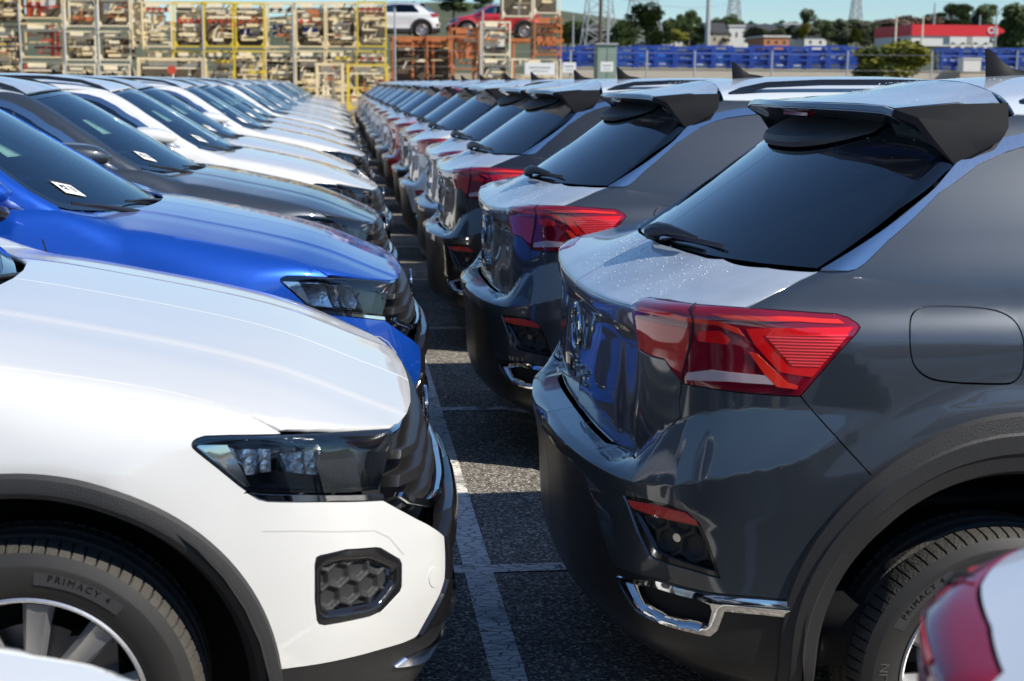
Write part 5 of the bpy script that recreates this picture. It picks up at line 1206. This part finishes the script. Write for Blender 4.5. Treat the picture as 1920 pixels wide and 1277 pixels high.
# ---------------------------------------------------------------- trees, houses, hill
def crown_mesh(seed,n,rx,rz,mat,leaf=.22,lobes=9,low=.25):
    rn=random.Random(seed);V=[];F=[]
    C=[(rn.uniform(-.6,.6)*rx,rn.uniform(-.6,.6)*rx,rz*(low+rn.uniform(.1,.95)*(1.75-low)),rn.uniform(.28,.52)) for _ in range(lobes)]
    for _ in range(n):
        cx,cy,cz,cr=rn.choice(C);u=rn.uniform(-1,1);t=rn.uniform(0,6.283);q=math.sqrt(1-u*u);r=cr*rn.uniform(.55,1.05)
        p=Vector((cx+r*rx*q*math.cos(t),cy+r*rx*q*math.sin(t),cz+r*rz*u*.8));a=Vector((rn.gauss(0,1),rn.gauss(0,1),rn.gauss(0,1))).normalized();b=a.orthogonal().normalized();s=leaf*rn.uniform(.6,1.4)
        i=len(V);V+=[p-a*s,p+b*s*.6,p+a*s,p-b*s*.6];F.append((i,i+1,i+2,i+3))
    return mkmesh('crown',V,F,mat,smooth=False)
def trunk_mesh(seed,h,r):
    rn=random.Random(seed);mb=MB();mb.tube([(0,0,-.5),(.03*h,0,h*.35),(-.02*h,.02*h,h*.7),(0,0,h)],[r,r*.8,r*.55,r*.25],8)
    for _ in range(5):
        z=h*rn.uniform(.4,.8);t=rn.uniform(0,6.28);mb.tube([(0,0,z),(math.cos(t)*h*.15,math.sin(t)*h*.15,z+h*.12),(math.cos(t)*h*.25,math.sin(t)*h*.25,z+h*.28)],[r*.45,r*.3,r*.12],6)
    return mb.build('trunk',M['bark'])
CR={}
for nm,mt in (('g','leafg'),('y','leafy'),('o','leafo'),('b','leafb')):
    CR[nm]=[crown_mesh(s*7+len(nm)+ord(nm),4600,1.0,1.0,M[mt],leaf=.075,lobes=14,low=.08) for s in range(3)]
TR=[trunk_mesh(s,1.0,.045) for s in range(2)]
tn=[0]
def tree(x_,ybase,ytop,wpx,Y,kind,label,group='trees on the hillside behind the yard',sink=0):
    b=px(x_,ybase,Y);t=px(x_,ytop,Y);H=t.z-b.z;R=wpx/2667*Y/2;tn[0]+=1
    root=obj('leafy_tree',None,(b.x,Y,b.z));setp(root,label,'tree',group)
    c=obj('crown',CR[kind][tn[0]%3],(0,0,-.12*H if Y<100 else 0),root);c.scale=(R/.95,R/.95,H/1.9);c.rotation_euler=(0,0,tn[0]*1.3)
    q=obj('trunk',TR[tn[0]%2],(0,0,0),root);q.scale=(H*1.1,H*1.1,H*.75)
tree(1680,137,62,165,70,'y','broad yellow green bush growing before the blue stillages',group=None)
tree(1640,137,78,90,71,'g','darker green bush at the left side of the yellow green one',group=None)
T=[(1215,88,8,80,180,'g','tall dark tree between the pylon and the grey lamp post'),(1165,88,40,60,200,'g','low dark tree under the power pylon'),(850,20,-22,75,150,'g','tree top showing above the raised white car'),(905,20,-10,40,160,'g','small tree top above the raised red car'),
 (1250,84,52,55,260,'g','dark tree left of the white house'),(1090,86,48,60,240,'o','grey green tree behind the first blue stillages'),(1290,80,20,45,300,'g','tree crown left of the lamp post, above the roofs'),(1360,72,26,50,320,'g','round tree crown right of the lamp post'),(1345,84,50,26,300,'o','thin grey tree beside the lamp post'),(1385,78,38,35,330,'g','small pointed conifer right of the lamp post'),
 (1412,76,40,30,330,'g','small tree beside the white houses'),(1432,88,56,34,250,'o','bush in front of the long white house'),(1510,62,17,36,420,'g','twin dark tree on the ridge by itself'),(1465,66,38,30,420,'g','low tree on the ridge left of the twin one'),(1535,74,48,60,360,'o','olive scrub tree on the slope, centre'),(1575,88,48,44,300,'y','yellow autumn tree in front of the slope'),
 (1600,68,36,80,430,'o','broad grey tree on the ridge above the slope'),(1660,74,34,100,400,'b','bare brown trees on the slope left of the red shed'),(1715,74,32,90,420,'b','bare brown thicket behind the red shed'),(1770,56,22,70,450,'o','grey green grove above the red shed'),(1800,54,6,50,460,'g','tall round tree above the red shed'),(1845,52,8,50,460,'g','tall tree above the letters of the red shed'),
 (1830,50,12,44,470,'o','grey tree between the two tall ones'),(1905,90,4,90,220,'g','dark tree at the right edge of the picture'),(1896,84,24,30,260,'g','tree just right of the red shed'),(1745,60,34,60,440,'o','scrub on the ridge above the shed roof'),(1570,62,40,50,460,'g','dark clump on the ridge, centre right'),(1120,80,50,40,350,'o','distant scrub left of the pylon'),(1440,70,44,40,400,'g','distant clump above the white houses')]
for t in T: tree(*t)
rn=random.Random(5)
V=[];F=[]
mb=[]
for i in range(70):
    x_=1062+i*10.3+rn.uniform(-7,7)
    if 1700<x_<1885: continue
    yb=rn.uniform(70,86);tree(x_,yb,yb-rn.uniform(20,38),rn.uniform(26,54),rn.uniform(236,330),rn.choice('gogoyg'),'scrub and garden trees scattered between the houses on the slope',group='garden trees between the distant houses')
for i in range(60):
    x_=1060+i*15+rn.uniform(-6,6);T_=rn.uniform(40,55);tree(x_,72,T_,rn.uniform(24,46),rn.uniform(500,620),rn.choice('ggoo'),'distant trees in the band along the hill crest',group='distant trees along the hill crest')
def house(x0_,x1_,y0_,y1_,Y,mat,rmat,label,wins=3,pitch=0,dp=9):
    a=px(x0_,y1_,Y);b=px(x1_,y0_,Y);W=b.x-a.x;H=b.z-a.z
    root=obj('house',None,((a.x+b.x)/2,Y,a.z-.5));setp(root,label,'house')
    mb=MB();mb.box((0,dp/2,(H+.5)/2),(W,dp,H+.5));obj('wall',mb.build('wall',M[mat]),parent=root)
    mb=MB()
    if pitch: h=W/2+.3;mb.add([(-h,-.3,H+.5),(h,-.3,H+.5),(h,dp+.3,H+.5),(-h,dp+.3,H+.5),(-h,dp/2,H+.5+pitch),(h,dp/2,H+.5+pitch)],[(0,1,5,4),(2,3,4,5),(0,4,3),(1,2,5),(0,3,2,1)])
    else: mb.box((0,dp/2,H+.62),(W+.4,dp+.4,.24))
    obj('roof',mb.build('roof',M[rmat]),parent=root)
    for k in range(wins):
        mb=MB();xx=-W/2+W*(k+.6)/(wins+.2);mb.box((xx,-.02,H*.62+.3),(W*.10,.06,H*.28));obj('window',mb.build('window',M['win']),parent=root)
house(1366,1396,50,84,260,'wall','wall','tall white gable house with a small dark window strip',1)
house(1396,1458,56,84,262,'wall','roofd','long white house right of the tall white one',3,pitch=1.2)
house(1330,1366,62,86,258,'wallb','roofd','low house with dark roof beside the lamp post',2,pitch=2.0)
house(1468,1500,46,66,300,'wall','wall','white house on the slope, upper one',2)
house(1500,1540,54,84,280,'wallb','roofd','house with dark awning roof at the centre of the slope',2,pitch=1)
house(1508,1550,70,88,250,'wall','roofd','low white building behind the stillages, centre',2)
house(1432,1480,70,88,225,'brick','wall','orange brick block behind the blue stillages',3)
house(1160,1215,62,84,330,'wall','wallb','wide white hall left of the tall dark tree',2,dp=14)
house(1240,1280,62,82,320,'wall','wall','white hall between the dark trees',1,dp=14)
house(1100,1135,68,86,300,'wallb','roofd','house with pitched roof behind the first stillages',2,pitch=2.5)
# red shed with its lettering
Y=250;a=px(1708,86,Y);b=px(1882,48,Y);W=b.x-a.x;zt=b.z-a.z
sh=obj('red_shed',None,((a.x+b.x)/2,Y,a.z));setp(sh,'long shed with bright red cladding band and white letters, at the right','building')
mb=MB();mb.box((0,9,zt*.25),(W,18,zt*.5));obj('wall',mb.build('wall',M['wall']),parent=sh)
mb=MB();mb.box((0,8.9,zt*.74),(W+.2,18.3,zt*.52));obj('cladding_band',mb.build('cladding_band',M['redw']),parent=sh)
for k_ in range(4): mb=MB();mb.box((W*.18+k_*W*.09,-.05,zt*.28),(W*.045,.1,zt*.16));obj('window',mb.build('window',M['win']),parent=sh)
fc=bpy.data.curves.new('letters','FONT');fc.body='CIt';fc.size=1.55;fc.extrude=.05;fc.offset=.03;fc.align_x='CENTER'
to=bpy.data.objects.new('tmp',fc);sc.collection.objects.link(to);bpy.context.view_layer.update();me=bpy.data.meshes.new_from_object(to);bpy.data.objects.remove(to);me.transform(Matrix.Rotation(math.radians(90),4,'X'));me.materials.append(M['sign'])
obj('lettering',me,(W*.375,-.35,zt*.62),sh)
# lorry trailers before the shed
for x0_,x1_,lab in ((1780,1812,'white lorry body left of the shed windows'),(1822,1855,'white lorry body right under the shed windows')):
    a=px(x0_,90,200);b=px(x1_,76,200);mb=MB();mb.box((0,1.2,(b.z-a.z)/2+.5),(b.x-a.x,2.4,b.z-a.z));
    for q in (-.3,.3): mb.tube([((b.x-a.x)*q,0,.4),((b.x-a.x)*q,.3,.4)],.4,12)
    o=obj('lorry_body',mb.build('lorry_body',M['wall']),((a.x+b.x)/2,200,a.z));setp(o,lab,'lorry')
# lamp post, poles, pylons
def pole(x_,y0_,y1_,Y,r,label,mat='galv',name='street_lamp',cat='lamp post',arm=True):
    a=px(x_,y0_,Y);b=px(x_,y1_,Y);mb=MB();mb.tube([(0,0,0),(0,0,(b.z-a.z)*.5),(0,0,b.z-a.z)],[r*1.2,r,r*.8],10)
    o=obj(name,mb.build('pole',M[mat]),(a.x,Y,a.z));setp(o,label,cat)
    if arm: mb=MB();mb.bar((0,0,b.z-a.z-.1),(.9,0,b.z-a.z+.05),.10);mb.box((1.0,0,b.z-a.z+.05),(.7,.3,.14));obj('lamp_head',mb.build('lamp_head',M['galv']),parent=o)
pole(1326,92,-60,88,.14,'thick grey lamp post rising out of the picture, right of the pylon')
pole(1125,95,-40,100,.13,'weathered wooden pole standing by the green cabinet','bark','utility_pole','pole',False)
pole(1139,95,18,96,.07,'slim grey pole beside the wooden pole','galv','utility_pole','pole',False)
pole(1074,95,28,92,.05,'thin pale pole at the right end of the racks','galv','utility_pole','pole',False)
pole(1678,85,28,160,.10,'thin pale pole left of the red shed','cream2','utility_pole','pole',False)
pole(1728,85,30,165,.10,'thin pale pole before the red shed','cream2','utility_pole','pole',False)
pole(1865,88,18,150,.10,'thin pole before the right end of the red shed','galv','utility_pole','pole',False)
pole(1750,60,6,400,.25,'thin distant pole on the ridge above the shed','galv','utility_pole','pole',False)
pole(1836,60,28,350,.2,'thin distant pole on the ridge near the trees','galv','utility_pole','pole',False)
def pylon(x_,y0_,y1_,wb,Y,label):
    a=px(x_,y0_,Y);H=px(x_,y1_,Y).z-a.z;h=wb/2667*Y/2;t=h*.22;mb=MB();n=7;r=.09*Y/200
    lv=[(i/n) for i in range(n+1)]
    for sx in (-1,1):
        for sy in (-1,1): mb.bar((sx*h,sy*h,0),(sx*t,sy*t,H),r*1.4)
    for i in range(n):
        w0=h+(t-h)*lv[i];w1=h+(t-h)*lv[i+1];z0_=H*lv[i];z1_=H*lv[i+1]
        for sy in (-1,1): mb.bar((-w0,sy*w0,z0_),(w1,sy*w1,z1_),r);mb.bar((w0,sy*w0,z0_),(-w1,sy*w1,z1_),r);mb.bar((-w1,sy*w1,z1_),(w1,sy*w1,z1_),r)
        for sx in (-1,1): mb.bar((sx*w0,-w0,z0_),(sx*w1,w1,z1_),r)
    o=obj('power_pylon',mb.build('tower',M['galv']),(a.x,Y,a.z));setp(o,label,'pylon')
    mb=MB()
    for zz in (.62,.8,.95): mb.bar((-h*1.5,0,H*zz),(h*1.5,0,H*zz),r*1.3)
    obj('cross_arm',mb.build('cross_arm',M['galv']),parent=o)
pylon(1122,88,-140,60,230,'nearer lattice pylon left of the dark tree, cropped by the top edge')
pylon(1205,88,-120,66,240,'lattice pylon right beside the tall dark tree')
pylon(1375,60,-60,26,500,'far lattice pylon just right of the lamp post')
pylon(1604,44,-50,20,600,'far lattice pylon on the ridge in the centre')
# power lines
mb=MB()
for z_ in (0,3,6):
    A=px(1122,-10,230)+Vector((0,0,z_));B=px(1375,5,500)+Vector((0,0,z_));mb.tube([A.lerp(B,t)-Vector((0,0,8*t*(1-t))) for t in (0,.25,.5,.75,1)],.03,4)
o=obj('power_cable',mb.build('power_cable',M['dsteel']));setp(o,'thin power cables sagging between the pylons','cable')
